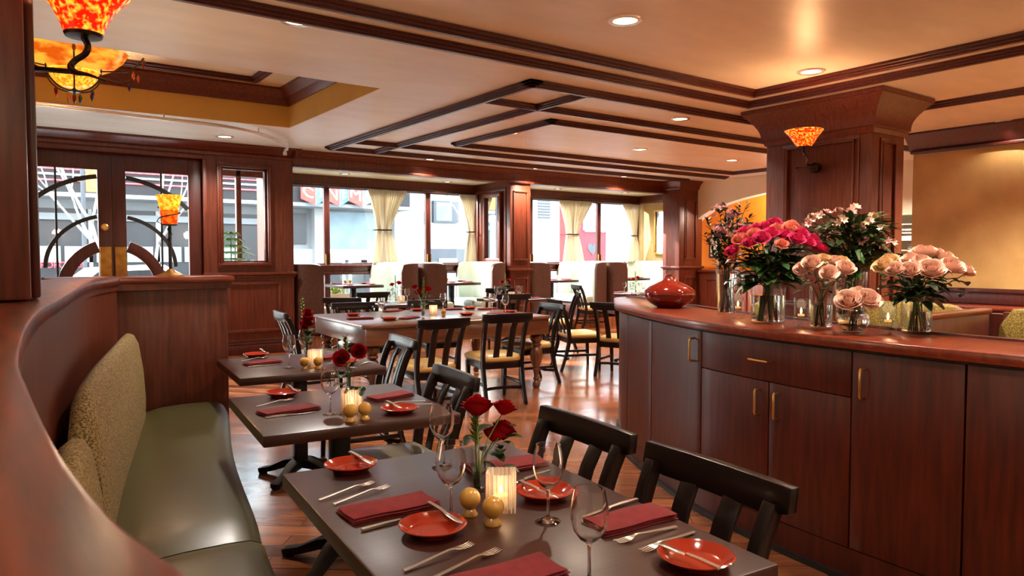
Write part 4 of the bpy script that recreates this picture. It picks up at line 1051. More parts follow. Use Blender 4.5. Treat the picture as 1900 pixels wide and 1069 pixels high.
def leaf_shape(mb, o, d, up, L, Wd, droop=.25, nu=2, nv=5):
    d = d.normalized(); s_ = d.cross(up).normalized(); n_ = s_.cross(d)
    def f(u, v):
        w = Wd * math.sin(PI * min(1, v * .92 + .04)) ** .8
        return o + d * L * v + s_ * u * w + n_ * (abs(u) * w * .35 - droop * L * v * v)
    petal_grid(mb, f, nu, nv)
def lily_mesh(name, m, seed):
    rnd = random.Random(seed); mb = MB()
    for b in range(4):
        ax = Vector((rnd.uniform(-1, 1), rnd.uniform(-1, 1), rnd.uniform(.2, 1))).normalized(); o = ax * .45
        x = ax.cross(Vector((.3, .9, .1))).normalized(); y = ax.cross(x)
        for k in range(6):
            a = 2 * PI * k / 6; dd = ax * 1.0 + (x * math.cos(a) + y * math.sin(a)) * .75
            leaf_shape(mb, o, dd, ax, .75, .2, .25, 2, 4)
    return mb.mesh(name, m, smooth=True, angle=180)
RS = {c: [rose_mesh('bloom', 'rose_' + c, i + hash_) for i in range(2)] for hash_, c in ((1, 'red'), (11, 'hot'), (21, 'coral'), (31, 'peach'), (41, 'cream'))}
LL = {c: [lily_mesh('bloom', 'bloom_' + c, i + 5) for i in range(2)] for c in ('pink', 'blush', 'mauve')}
def leaves_mesh(name, seed, n, L, Wd, r0, z0, z1, m='leaf_dark', tilt=.4):
    rnd = random.Random(seed); mb = MB()
    for k in range(n):
        a = rnd.uniform(0, 2 * PI); z = rnd.uniform(z0, z1); d = Vector((math.cos(a), math.sin(a), rnd.uniform(-.3, .9) * tilt * 2))
        leaf_shape(mb, Vector((math.cos(a) * r0, math.sin(a) * r0, z)), d, Vector((0, 0, 1)), L * rnd.uniform(.7, 1.2), Wd * rnd.uniform(.8, 1.1), rnd.uniform(.1, .4))
    return mb.mesh(name, m, smooth=True, angle=180)
LEAFSET = [leaves_mesh('leaves', s_, 5, .055, .017, .004, -.11, -.03) for s_ in range(3)]
def flower(base, head, r, bloom, label, cat, group, name, rnd, leaves=True, tilt_c=None, rs=.0028, lsc=1.):
    """one cut flower: stem from base to head with its bloom facing up and outwards"""
    t = thing(name, label, cat, base, 0, group)
    h = Vector(head) - Vector(base)
    mid = Vector((h.x * .25, h.y * .25, h.z * .55))
    MB().tube(smooth_pts([(0, 0, 0), mid, h], 4), rs, 6).build('stem', 'stem', t, smooth=True)
    c = tilt_c if tilt_c is not None else Vector(base)
    ax = (Vector(head) - c).normalized(); ax = (ax + Vector((0, 0, .15)) + (Vector((0, 0, EYE)) - Vector(head)).normalized() * .42).normalized()
    q = ax.to_track_quat('Z', 'Y').to_euler()
    b = child('bloom', bloom, t, h, q, r); 
    if leaves:
        l = child('leaves', rnd.choice(LEAFSET), t, h, (0, 0, rnd.uniform(0, 6)), lsc)
    return t
def glass_vase(p, label, prof, water, name='glass_vase', group='clear glass vases', seg=36):
    t = thing(name, label, 'vase', p, 0, group); wall_ = .0035
    inn = [(max(0, r - wall_), z) for r, z in reversed(prof) if z > .012]
    MB().lathe([(0, 0)] + prof + inn + [(0, .012)], seg, cap=False).build('vase_body', 'thin_glass', t, smooth=True, angle=50)
    if water:
        pr = [(r - wall_ - .0008, z) for r, z in prof if .012 < z < water]
        def rat(z):
            for (r0, z0), (r1, z1) in zip(prof, prof[1:]):
                if z0 <= z <= z1: return r0 + (r1 - r0) * (z - z0) / max(1e-9, z1 - z0)
            return prof[-1][0]
        MB().lathe([(0, .013), (rat(.013) - wall_ - .0008, .013)] + pr + [(rat(water) - wall_ - .0008, water), (0, water)], seg, cap=False).build('water', 'water', t, smooth=True, angle=50)
    return t
def cylp(r0, r1, h): return [(r0 * .96, 0), (r0, .004)] + [(r0 + (r1 - r0) * k / 5, h * k / 5) for k in range(1, 6)]
CT = CTOP + .0005
rnd = random.Random(3)
def bouquet(vp, rv, heads, zc, r, colors, label, group, name, cat, spread=.6, leaves=True, lsc=1., jit=.05, rs=.0028, vh=.2):
    vc = Vector((vp.x, vp.y, vp.z))
    for i, hd in enumerate(heads):
        px, py = hd[0], hd[1]; col = hd[2] if len(hd) > 2 else rnd.choice(colors); dz = hd[3] if len(hd) > 3 else rnd.uniform(-jit, jit); rr = hd[4] if len(hd) > 4 else 1
        h = dep(px, py, zc + dz)
        a = math.atan2(h.y - vp.y, h.x - vp.x) + PI + rnd.uniform(-.5, .5)
        b = Vector((vp.x + math.cos(a) * rv * .55, vp.y + math.sin(a) * rv * .55, vp.z + .014))
        src = LL if col in LL else RS
        flower(b, h, r * rr * rnd.uniform(.92, 1.08), rnd.choice(src[col]), label[col] if isinstance(label, dict) else label, cat, group, name, rnd, leaves, vc + Vector((0, 0, vh)), rs, lsc)
def foliage(vp, z0, z1, rad, n, L, Wd, label, seed, m='leaf_dark', parent=None):
    return child('foliage', leaves_mesh('foliage', seed, n, L, Wd, rad, z0, z1, m, .35), parent)
# V1 tall vase of freesia-like stems
v = at(1348, 583, CT)
t1 = glass_vase(v, 'tall narrow glass vase left-most on the counter', cylp(.055, .07, .34), .25)
rnd2 = random.Random(11)
def sprig(base, head, label, group, seed, bl, nb=5, nl=26, hl=.12):
    r_ = random.Random(seed); t = thing('flower_sprig', label, 'flower', base, 0, group); h = Vector(head) - Vector(base)
    MB().tube(smooth_pts([(0, 0, 0), (h.x * .35, h.y * .35, h.z * .6), h], 4), .002, 5).build('stem', 'leaf_dark', t, smooth=True)
    mb = MB()
    for k in range(nl):
        v_ = r_.uniform(.55, 1.04); o = Vector((h.x * v_ ** 1.5, h.y * v_ ** 1.5, h.z * v_)); a = r_.uniform(0, 6.28)
        leaf_shape(mb, o, Vector((math.cos(a), math.sin(a), r_.uniform(.2, 1.2))), Vector((0, 0, 1)), r_.uniform(.028, .05), .008, .1, 2, 3)
    mb.build('leaves', 'leaf_dark', t, smooth=True, angle=180)
    for k in range(nb):
        o = h + Vector((r_.uniform(-.03, .03), r_.uniform(-.03, .03), r_.uniform(-.05, .02))); child('bloom', r_.choice(LL[bl]), t, o, (r_.uniform(-.6, .6), r_.uniform(-.6, .6), r_.uniform(0, 6)), r_.uniform(.017, .027))
    return t
heads = [(1312, 410), (1326, 425), (1335, 395), (1346, 385), (1352, 408), (1362, 400), (1372, 388), (1384, 384), (1366, 425), (1340, 420), (1355, 432), (1388, 410), (1310, 440), (1378, 425), (1330, 438)]
for i, (px, py) in enumerate(heads):
    h = dep(px, py, 4.38 + rnd2.uniform(-.06, .06)); a = rnd2.uniform(0, 6.28)
    b = Vector((v.x - (h.x - v.x) * .2 + .012 * math.cos(a), v.y - (h.y - v.y) * .2 + .012 * math.sin(a), v.z + .014))
    green = px in (1312, 1384, 1310, 1388, 1372)
    sprig(b, h, 'dark leafy sprig in the tall narrow vase' if green else 'pale mauve flower sprig in the tall narrow vase', 'sprigs in the tall narrow vase', i, 'mauve' if i % 2 else 'pink', 0 if green else 4, 46)
# V2 hot pink roses
v = at(1424, 599, CT)
t2 = glass_vase(v, 'wide glass vase holding the hot pink roses', cylp(.088, .092, .245), .15)
hp = [(1361, 470, 'hot', 0, .9), (1362, 483, 'coral', .05, .7), (1375, 450, 'coral', .02), (1385, 437, 'hot', .06), (1392, 455, 'hot', -.06, .9), (1400, 440, 'coral', 0), (1414, 448, 'hot', -.07), (1405, 430, 'hot', .1), (1421, 428, 'hot', .1), (1440, 428, 'coral', .04, .8), (1436, 422, 'hot', .12), (1449, 458, 'coral', -.09, .85),
      (1462, 432, 'coral', .05), (1468, 426, 'coral', .1), (1476, 450, 'hot', -.06, 1.1), (1484, 440, 'hot', .04), (1496, 455, 'hot', 0), (1510, 462, 'hot', .06), (1504, 450, 'hot', .1), (1455, 444, 'hot', .0), (1430, 440, 'hot', 0), (1518, 466, 'hot', .1)]
LBH = {'hot': 'hot pink rose in the wide glass vase', 'coral': 'coral rose among the hot pink ones in the wide glass vase'}
bouquet(v, .07, hp, 3.80, .042, [], LBH, 'roses in the wide glass vase', 'rose', 'rose', vh=.12)
foliage(v, 1, 1, 0, 0, 0, 0, '', 0) if False else None
child('foliage', leaves_mesh('foliage', 77, 130, .12, .034, .06, .20, .37, 'leaf', .3), t2)
# V3 peach roses in the slim vase
v = at(1523, 610, CT)
t3 = glass_vase(v, 'slim glass vase with blush roses in the middle of the counter', cylp(.054, .057, .21), .12)
bouquet(v, .04, [(1490, 505, 'peach', 0, 1.0), (1507, 494, 'peach', -.03, 1.05), (1537, 512, 'peach', -.07, 1.0), (1527, 488, 'cream', .06, .9), (1548, 494, 'peach', .04), (1566, 505, 'peach', -.02, 1.0), (1560, 492, 'cream', .05, .9)], 3.45, .042, [], {'peach': 'blush peach rose in the slim glass vase', 'cream': 'cream rose at the back of the slim glass vase'}, 'roses in the slim glass vase', 'rose', 'rose', lsc=.8, vh=.05)
# V4 alstroemeria in the back vase
v = at(1577, 594, CT)
t4 = glass_vase(v, 'glass vase at the back holding blush lilies and dark leaves', cylp(.075, .085, .27), .17)
al = [(1500, 418), (1508, 408), (1520, 405), (1532, 400), (1535, 425), (1548, 440), (1556, 396), (1562, 412), (1570, 405), (1578, 398), (1585, 390), (1590, 420), (1596, 430), (1610, 412), (1618, 408), (1628, 420), (1636, 428), (1620, 445), (1648, 452), (1654, 456), (1545, 418), (1600, 448), (1520, 432)]
for i, (px, py) in enumerate(al):
    h = dep(px, py, 3.98 + rnd.uniform(-.1, .1)); a = math.atan2(h.y - v.y, h.x - v.x) + PI + rnd.uniform(-.6, .6)
    b = Vector((v.x + math.cos(a) * .045, v.y + math.sin(a) * .045, v.z + .014))
    flower(b, h, .035 * rnd.uniform(.9, 1.15), rnd.choice(LL['blush' if i % 3 else 'pink']), 'blush lily spray in the back glass vase', 'flower', 'lilies in the back glass vase', 'lily_stem', rnd, True, v + Vector((0, 0, .2)), .0028, 1.3)
child('foliage', leaves_mesh('foliage', 91, 170, .17, .019, .06, .27, .55, 'leaf', .55), t4)
# V5 globe with three roses
v = at(1583, 618, CT)
gp = [(.03, 0), (.045, .004)] + [(.073 * math.sin(R(a)), .066 - .066 * math.cos(R(a))) for a in range(42, 150, 9)] + [(.038, .125)]
t5 = glass_vase(v, 'round fish-bowl vase with three open peach roses', gp, .085, 'bowl_vase')
bouquet(v, .03, [(1575, 566, 'peach', -.02, 1.25), (1607, 564, 'peach', -.04, 1.2), (1592, 556, 'peach', .05, 1.2)], 3.32, .045, [], 'wide open peach rose in the round bowl vase', 'roses in the round bowl vase', 'rose', 'rose', leaves=False, vh=.02)
mb = MB(); 
for k in range(3): leaf_shape(mb, Vector((.0, 0, .04)), Vector((math.cos(k * 2.1), math.sin(k * 2.1), .1)), Vector((0, 0, 1)), .05, .022, .1)
mb.build('submerged_leaf', 'leaf', t5, smooth=True, angle=180)
# V6 peach roses at right
v = at(1700, 619, CT)
t6 = glass_vase(v, 'glass vase with the right-most bunch of peach roses', cylp(.064, .067, .175), .105)
bouquet(v, .05, [(1641, 499, 'cream', .02, .95), (1662, 506, 'peach', -.03, 1.0), (1689, 508, 'peach', -.06, .95), (1690, 490, 'peach', .05), (1708, 478, 'peach', .08), (1726, 508, 'peach', -.09, 1.2), (1722, 476, 'peach', .06), (1738, 482, 'peach', .06), (1762, 503, 'peach', -.04, 1.1), (1752, 490, 'peach', .03), (1790, 509, 'peach', 0, .85), (1652, 492, 'cream', .07), (1708, 494, 'peach', 0)], 3.28, .044, [],
        {'peach': 'peach rose in the right-most vase on the counter', 'cream': 'cream rose at the left of the right-most vase'}, 'roses in the right-most vase', 'rose', 'rose', vh=.08)
child('foliage', leaves_mesh('foliage', 55, 60, .10, .024, .04, .15, .26, 'leaf_dark', .4), t6)
# votive glasses on the counter
def votive(p, label, h, r, src=[None]):
    if src[0] is None:
        t = thing('votive_glass', label, 'candle holder', p, 0, 'clear votive glasses on the counter')
        MB().lathe([(0, 0), (.034, 0), (.036, .003), (.036, .15), (.034, .15), (.034, .058), (.0, .055)], 28, cap=False).build('glass_tube', 'thin_glass', t, smooth=True, angle=40)
        MB().lathe([(0, .056), (.016, .056), (.016, .066), (0, .066)], 20, cap=False).build('candle', 'candle_glow', t, smooth=True, angle=40)
        MB().lathe([(0, .067), (.004, .072), (.006, .08), (.0025, .094), (0, .1)], 10, cap=False).build('flame', 'flame', t, smooth=True)
        MB().lathe([(.0, .006), (.02, .006), (.006, .02), (.018, .05), (0, .05)], 16, cap=False).build('insert', 'thin_glass', t, smooth=True, angle=40)
        src[0] = t; return t
    return dup(src[0], p, 0, label)
for px, py, lb, s_ in ((1369, 590, 'votive glass beside the tall narrow vase', 1.), (1486, 607, 'votive glass between the wide vase and the slim vase', 1.), (1647, 620, 'votive glass between the bowl vase and the right-most vase', 1.)):
    o = votive(at(px, py, CT), lb, .15, .036); LAMPS.append((at(px, py, CT) + Vector((0, 0, .115)), .07))
# red vase
o = MB().lathe([(0, 0), (.085, 0), (.092, .004), (.13, .025), (.165, .055), (.18, .09), (.172, .118), (.14, .145), (.095, .167), (.055, .186), (.038, .203), (.032, .218), (.031, .228), (.027, .228), (.027, .2), (0, .19)], 48, cap=False).build('squat_vase', 'red_vase' if 'red_vase' in M else 'red_ceramic', None, smooth=True, angle=50)
o.location = at(1242, 570, CT); tag(o, 'squat glossy oxblood vase with a narrow neck at the counter end', 'vase')
# ------------------------------------------------------------------ bud vases on the tables
def bud_vase(p, label): return glass_vase(p, label, cylp(.02, .025, .13), .055, 'bud_vase', 'bud vases on the tables', 20)
def stalk(base, head, label, seed):
    r_ = random.Random(seed); t = thing('leafy_stalk', label, 'flower', base, 0, 'leafy stalks in the bud vases'); h = Vector(head) - Vector(base)
    MB().tube([(0, 0, 0), h * .5, h], .0028, 6).build('stem', 'stem', t, smooth=True)
    mb = MB()
    for k in range(40):
        v_ = .5 + .52 * k / 40; a = k * 2.4; leaf_shape(mb, h * v_, Vector((math.cos(a), math.sin(a), 1.1)), Vector((0, 0, 1)), .035 * (1.25 - v_ * .6), .008, .1, 2, 3)
    mb.build('leaves', 'leaf_light', t, smooth=True, angle=180); return t
def bud(px, py, z, zc, nm, roses, stalks, small=(), r=.036):
    p = at(px, py, z); bud_vase(p, 'clear bud vase on ' + nm)
    b = p + Vector((0, 0, .013))
    for i, (hx, hy) in enumerate(roses):
        flower(b + Vector((.004 * i, -.003 * i, 0)), dep(hx, hy, zc), r, RS['red'][i % 2], ['red rose', 'lower red bloom', 'third red bloom'][i] + ' in the bud vase on ' + nm, 'rose', 'red flowers in the bud vases', 'rose', rnd, True, b, .003, 1.4)
    for i, (hx, hy) in enumerate(small):
        t = flower(b + Vector((-.004, .005 + .003 * i, 0)), dep(hx, hy, zc - .02), r * .75, RS['red'][i % 2], ['small left red bloom', 'small right red bloom', 'small low red bloom'][i] + ' in the bud vase on ' + nm, 'flower', 'red flowers in the bud vases', 'red_bloom', rnd, True, b, .002, 1.)
    for i, (hx, hy) in enumerate(stalks): stalk(b + Vector((-.006, 0, 0)), dep(hx, hy, zc + .02), 'green leafy stalk in the bud vase on ' + nm, px)
bud(889, 912, TZ, 2.30, 'the nearest table', [(885, 770)], [(880, 752)], [(932, 768), (930, 806), (915, 818)], .05)
bud(648, 738, TZ, 3.28, 'the second table', [(665, 656), (634, 668)], [(640, 628)])
bud(571, 668, TZ, 4.62, 'the third table', [(572, 600)], [(560, 556)], [(571, 584), (566, 606)], .042)
bud(785, 588, FZ, 7.95, 'the walnut table', [(777, 546), (793, 540)], [(786, 516)], [(770, 535)], .045)
pz = .7505
for (x, y, nm) in ((4.95, 9.95, 'the table with the flower stalk'), (6.95, 9.9, 'the table before the pier'), (9.8, 9.7, 'the cornerwise table')):
    p = Vector((x, y, pz)); bud_vase(p, 'clear bud vase on ' + nm); b = p + Vector((0, 0, .013))
    flower(b, p + Vector((.05, 0, .27)), .042, RS['red'][0], 'red bloom in the bud vase on ' + nm, 'rose', 'red flowers in the bud vases', 'rose', rnd, True, b, .003, 1.3)
    flower(b, p + Vector((-.05, .02, .25)), .036, RS['red'][1], 'lower red bloom in the bud vase on ' + nm, 'rose', 'red flowers in the bud vases', 'rose', rnd, True, b, .003, 1.3)
    stalk(b, p + Vector((-.01, 0, .40)), 'green leafy stalk in the bud vase on ' + nm, int(x * 10))
# ------------------------------------------------------------------ lamps
def crystal(p, label, m, parent):
    mb = MB(); mb.lathe([(0, -.085), (.014, -.055), (.016, -.03), (.008, -.01), (.0025, 0), (0, 0)], 6, p); mb.tube([Vector(p), Vector(p) + Vector((0, 0, .014))], .001, 5)
    return mb.build('crystal_drop', m, parent)
# glass sconce on the left post
so_ = dep(155, 64, 2.2); t = thing('wall_sconce', 'red and yellow mottled glass sconce on the left post, partly cut off above', 'wall lamp', so_)
z = 0
MB().lathe([(.052, 0), (.062, .03), (.082, .07), (.108, .105), (.125, .125), (.1215, .126), (.104, .107), (.078, .073), (.058, .034), (.048, .004)], 36, cap=False, flute=lambda q: (.05 * max(0, (q - .05) / .08), 3)).build('shade', 'lamp_glass_red', t, smooth=True)
MB().lathe([(0, -.012), (.05, -.008), (.054, .002), (.03, .008), (0, .008)], 28, cap=False).build('gallery', 'bronze', t, smooth=True)
def rel(px, py, zc): return dep(px, py, zc) - so_
MB().tube(smooth_pts([(0, 0, -.008), rel(163, 85, 2.2), rel(158, 100, 2.2), rel(140, 112, 2.2), rel(131, 124, 2.19), rel(140, 134, 2.17), rel(165, 139, 2.14), rel(194, 150, 2.1)], 6), [.0095] * 30 + [.0085, .008, .0075, .007, .006, .0055, .005, .0045, .004, .0035, .003, .003, .003], 10).build('stem', 'bronze', t, smooth=True)
MB().tube(smooth_pts([rel(140, 133, 2.17), rel(110, 131, 2.25), rel(76, 128, 2.33), rel(60, 127, 2.36)], 5), .0085, 10).build('arm', 'bronze', t, smooth=True)
MB().sphere((0, 0, .055), .024).build('bulb', 'lamp_bulb', t, smooth=True)
LAMPS.append((so_ + Vector((0, 0, .11)), 16, (1, .5, .22)))
# hanging bowl in the coffer
zc = 6.9; pc = dep(138, 172, zc); t = thing('pendant_lamp', 'amber art glass bowl pendant with iron scrolls hanging in the ceiling coffer', 'pendant lamp', pc)
up = lambda z_: z_
MB().lathe([(.0, .045), (.10, .05), (.16, .09), (.20, .14), (.205, .20), (.195, .2), (.15, .10), (.0, .065)], 36, cap=False).build('lower_bowl', 'lamp_glass_yellow', t, smooth=True)
MB().lathe([(.22, .20), (.33, .25), (.42, .33), (.46, .40), (.45, .405), (.40, .34), (.30, .27), (.2, .215)], 48, cap=False).build('upper_bowl', 'lamp_glass_amber', t, smooth=True)
MB().lathe([(0, .0), (.05, .004), (.06, .015), (.03, .03), (0, .03)], 20, cap=False).build('finial', 'bronze', t, smooth=True)
MB().tube([(0, 0, .06), (0, 0, .63)], .012, 8).build('rod', 'bronze', t, smooth=True)
cm = ['crystal_red', 'crystal_green', 'crystal_violet', 'crystal_amber']
for k in range(6):
    a = k * PI / 3 + .45; d = Vector((math.cos(a), math.sin(a), 0))
    MB().tube(smooth_pts([d * .05 + Vector((0, 0, .01)), d * .15 + Vector((0, 0, .04)), d * .24 + Vector((0, 0, .13)), d * .26 + Vector((0, 0, .25)), d * .25 + Vector((0, 0, .33))], 4), .007, 6).build('scroll', 'bronze', t, smooth=True)
    MB().tube(smooth_pts([d * .40 + Vector((0, 0, .2)), d * .5 + Vector((0, 0, .2)), d * .6 + Vector((0, 0, .26)), d * .66 + Vector((0, 0, .33))], 4), .007, 6).build('scroll', 'bronze', t, smooth=True)
    MB().tube([d * .25 + Vector((0, 0, .2)), d * .40 + Vector((0, 0, .2))], .007, 6).build('scroll', 'bronze', t, smooth=True)
    for q, (rr, zz) in enumerate(((.055, -.015), (.17, .03), (.56, .2), (.66, .31))): crystal(d * rr + Vector((0, 0, zz)), '', cm[(k + q) % 4], t)
for k in range(3):
    a = k * 2.1; MB().sphere((.12 * math.cos(a), .12 * math.sin(a), .16), .03).build('bulb', 'lamp_bulb', t, smooth=True)
LAMPS.append((pc + Vector((0, 0, .30)), 45))
# sconce on the big pillar
sp = onX(1516, 312, 7.0); t = thing('wall_sconce', 'lit orange mottled glass sconce with a ball mount on the big pillar', 'wall lamp', sp)
MB().sphere((-.045, 0, 0), .055, 20).build('ball_mount', 'bronze', t, smooth=True)
MB().lathe([(0, 0), (.05, 0), (.05, .012), (0, .012)], 20, mx=Matrix.Rotation(R(-90), 4, 'Y')).build('backplate', 'bronze', t)
sh = dep(1492, 272, 6.35) - sp
MB().tube(smooth_pts([Vector((-.06, 0, .02)), Vector((-.10, .05, .04)), sh + Vector((.03, -.02, -.10)), sh + Vector((0, 0, -.05)), sh], 6), .010, 8).build('arm', 'bronze', t, smooth=True)
MB().tube([Vector((-.05, 0, 0)), dep(1478, 312, 6.3) - sp], [.016, .010], 8).build('spur', 'bronze', t, smooth=True)
MB().lathe([(.06, 0), (.085, .035), (.12, .09), (.162, .14), (.158, .142), (.115, .094), (.08, .04), (.055, .005)], 32, sh, cap=False, flute=lambda q: (.02 * max(0, (q - .05) / .08), 3)).build('shade', 'lamp_glass_red', t, smooth=True)
MB().lathe([(0, -.01), (.06, -.004), (.06, .006), (0, .006)], 20, sh, cap=False).build('gallery', 'bronze', t, smooth=True)
MB().sphere(sh + Vector((0, 0, .06)), .028).build('bulb', 'lamp_bulb', t, smooth=True)
LAMPS.append((sp + sh + Vector((0, 0, .125)), 13, (1, .5, .22)))
# table lamp on the ledge return
lp = Vector((.995, 5.47, LEDGE)); t = thing('table_lamp', 'slender iron lamp with a yellow to red pressed glass shade on the booth ledge', 'lamp', lp)
MB().lathe([(0, 0), (.092, 0), (.092, .006), (.07, .014), (.035, .03), (.016, .05), (.0, .05)], 32, cap=False).build('base', 'brass_aged', t, smooth=True)
MB().tube([(0, 0, .045), (0, 0, .36)], .011, 10).build('post', 'black_paint', t, smooth=True)
MB().tube([(.013 * math.cos(k * .7), .013 * math.sin(k * .7), .22 + k * .008) for k in range(18)], .004, 6).build('vine', 'black_paint', t, smooth=True)
pts = [(-.052, .0, .05), (-.052, 0, .36)] + [(-.08, .0, .38)] + [((.066 + .008 * k / 14) * math.cos(PI + k * .42), (.066 + .008 * k / 14) * math.sin(PI + k * .42), .40 + k * .0055) for k in range(15)]
MB().tube(pts, .004, 6).build('coil', 'black_paint', t, smooth=True)
MB().lathe([(.045, .355), (.05, .375), (.058, .44), (.06, .455)], 32, cap=False, flute=lambda q: (.02, 14)).build('lower_shade', 'lamp_glass_orange', t, smooth=True)
MB().lathe([(.06, .455), (.068, .50), (.078, .545), (.084, .56), (.080, .56), (.062, .49), (.056, .46)], 36, cap=False, flute=lambda q: (.04 if q > .5 else .02, 14)).build('shade', 'lamp_glass_yellow', t, smooth=True)
MB().sphere((0, 0, .50), .03).build('bulb', 'lamp_bulb', t, smooth=True)
MB().lathe([(0, .345), (.05, .35), (.05, .36), (0, .36)], 20, cap=False).build('gallery', 'black_paint', t, smooth=True)
LAMPS.append((lp + Vector((0, 0, .60)), 9))
# track rail under the coffer edge
t = thing('track_rail', 'curved metal track rail under the ceiling by the street doors', 'track light', (1.5, 9.2, 2.98))
o_ = Vector((1.5, 9.2, 2.98))
P_ = smooth_pts([Vector((-1, 8.75, 2.98)), Vector((.46, 8.79, 2.98)), Vector((1.29, 8.89, 2.98)), Vector((2.15, 8.96, 2.98)), Vector((2.73, 9.27, 2.98)), Vector((3.2, 9.8, 2.98)), Vector((3.42, 10.25, 2.98)), Vector((3.45, 10.45, 2.97))], 6)
MB().path([p - o_ for p in P_], .03, .035).build('rail', 'chrome_white', t, bevel=.004)
for p in (P_[4], P_[14], P_[24], P_[34]): MB().tube([p - o_, p - o_ + Vector((0, 0, .07))], .008, 6).build('hanger', 'chrome_white', t)
MB().lathe([(.012, 0), (.028, -.03), (.03, -.07), (0, -.075)], 14, P_[-1] - o_, cap=False).build('end_lamp', 'chrome_white', t, smooth=True)

# ------------------------------------------------------------------ curtains and rods
def curtain(label, x0, x1, waist, wx, y, ztop, zbot, seed, w0=None):
    """tied-back sheer: full at the rod, gathered at the waist, flaring to the hem"""
    r_ = random.Random(seed); cx = (x0 + x1) / 2; t = thing('curtain', label, 'curtain', (cx, y, zbot), 0, 'cream tied curtains')
    zw = (zbot + (ztop - zbot) * .46); nf = 9; nu, nv = 72, 26; mb = MB(); g = []
    for j in range(nv + 1):
        v_ = j / nv; z = zbot + (ztop - zbot) * v_
        if z >= zw: s_ = ((z - zw) / (ztop - zw)); k = s_ ** 1.25; c_ = wx + (cx - wx) * k; hw = waist + ((x1 - x0) / 2 - waist) * k
        else: s_ = (zw - z) / (zw - zbot); k = s_ ** .8; c_ = wx + (cx - wx) * .2 * k; hw = waist + ((x1 - x0) * .40 - waist) * k
        row = []
        for i in range(nu + 1):
            u = -1 + 2 * i / nu; ph = u * nf * PI + math.sin(v_ * 4 + seed) * .6 + .4 * math.sin(u * 9 + seed)
            amp = .032 * min(1, .35 + hw * 2.2)
            row.append(mb.bm.verts.new((c_ - cx + u * hw + .006 * math.sin(ph * 2), amp * math.cos(ph) + .02 * math.sin(u * 3 + seed), z - zbot)))
        g.append(row)
    for j in range(nv):
        for i in range(nu): mb.bm.faces.new([g[j][i], g[j][i + 1], g[j + 1][i + 1], g[j + 1][i]])
    o = mb.build('fabric', 'curtain_cream', t, smooth=True, angle=180); md = o.modifiers.new('Solidify', 'SOLIDIFY'); md.thickness = .003
    tb = MB(); pts = [((wx - cx) + (waist + .02) * math.cos(a), .055 * math.sin(a), zw - zbot + .0 * math.sin(a)) for a in [2 * PI * k / 24 for k in range(25)]]
    tb.path(pts, .012, .022); tb.tube([((wx - cx) - waist - .02, 0, zw - zbot), ((wx - cx) - waist - .07, -.01, zw - zbot - .005)], .008, 6); tb.build('tieback', 'iron', t)
    for k in range(6):
        xx = -(x1 - x0) / 2 + (x1 - x0) * (k + .5) / 6
        MB().tube([(xx + .013 * math.cos(a), 0, ztop - zbot + .012 + .016 * math.sin(a)) for a in [2 * PI * q / 12 for q in range(13)]], .003, 5).build('ring', 'iron', t)
    return t
def curtain_rod(label, x0, x1, y, z):
    t = thing('curtain_rod', label, 'curtain rod', ((x0 + x1) / 2, y, z)); h = (x1 - x0) / 2
    MB().tube([(-h, 0, 0), (h, 0, 0)], .009, 10).build('rod', 'iron', t, smooth=True)
    for s_ in (-1, 1): MB().sphere((s_ * h, 0, 0), .018, 10).build('finial', 'iron', t, smooth=True); MB().box(s_ * (h - .1) - .006, s_ * (h - .1) + .006, -.004, WW - y, -.006, .006).build('bracket', 'iron', t)
    return t
cyy = WW - .1
curtain_rod('iron curtain rod over the left window bay', 3.85, 7.62, cyy, 2.655); curtain_rod('iron curtain rod over the right window bay', 8.35, 12.1, cyy, 2.655)
curtain('cream curtain panel, left half of the tied pair in the left window bay', 5.42, 5.77, .075, 5.66, cyy, 2.64, 1.30, 1)
curtain('cream curtain panel, right half of the tied pair in the left window bay', 5.75, 6.2, .075, 5.80, cyy, 2.64, 1.30, 2)
curtain('single cream curtain tied against the left side of the pier', 7.33, 7.69, .065, 7.6, cyy, 2.64, 1.30, 3)
curtain('cream curtain panel, left half of the tied pair in the right window bay', 9.84, 10.26, .075, 10.13, cyy, 2.64, 1.30, 4)
curtain('cream curtain panel, right half of the tied pair in the right window bay', 10.23, 10.78, .075, 10.28, cyy, 2.64, 1.30, 5)
curtain('single cream curtain tied at the right end of the right window bay', 11.66, 12.2, .07, 12.07, cyy, 2.64, 1.30, 6)
# ------------------------------------------------------------------ framed mirrors
def framed_x(name, label, cat, x, y0, y1, z0, z1, fw, mf, mi, d=.05):
    t = thing(name, label, cat, (x, (y0 + y1) / 2, z0)); hy = (y1 - y0) / 2; h = z1 - z0
    mb = MB(); ring(mb, 'x', 0, -hy, hy, 0, h, fw, d); ring(mb, 'x', 0, -hy + fw * .6, hy - fw * .6, fw * .6, h - fw * .6, fw * .5, d * .6); mb.build('frame', mf, t, bevel=.006)
    MB().box(-.02, -.012, -hy + fw, hy - fw, fw, h - fw).build('mirror_glass', mi, t)
    return t
framed_x('mirror', 'tall mirror in a deep mahogany frame on the side of the pier', 'mirror', 7.738, 11.12, 11.72, 1.32, 2.64, .08, 'mahogany', 'mirror', .07)
framed_x('mirror', 'gilt framed mirror on the sunlit tan wall of the alcove', 'mirror', 12.29, 10.9, 11.56, 1.48, 2.5, .05, 'gilt', 'mirror')
framed_x('picture', 'dark framed picture on the orange wall behind the tall vase', 'picture', 13.69, 9.95, 10.25, 1.75, 2.2, .04, 'black_paint', 'stucco_tan', .03)
framed_x('picture', 'small dark framed picture low on the orange wall', 'picture', 13.69, 10.85, 11.15, 1.4, 1.9, .04, 'black_paint', 'wall_cream', .03)
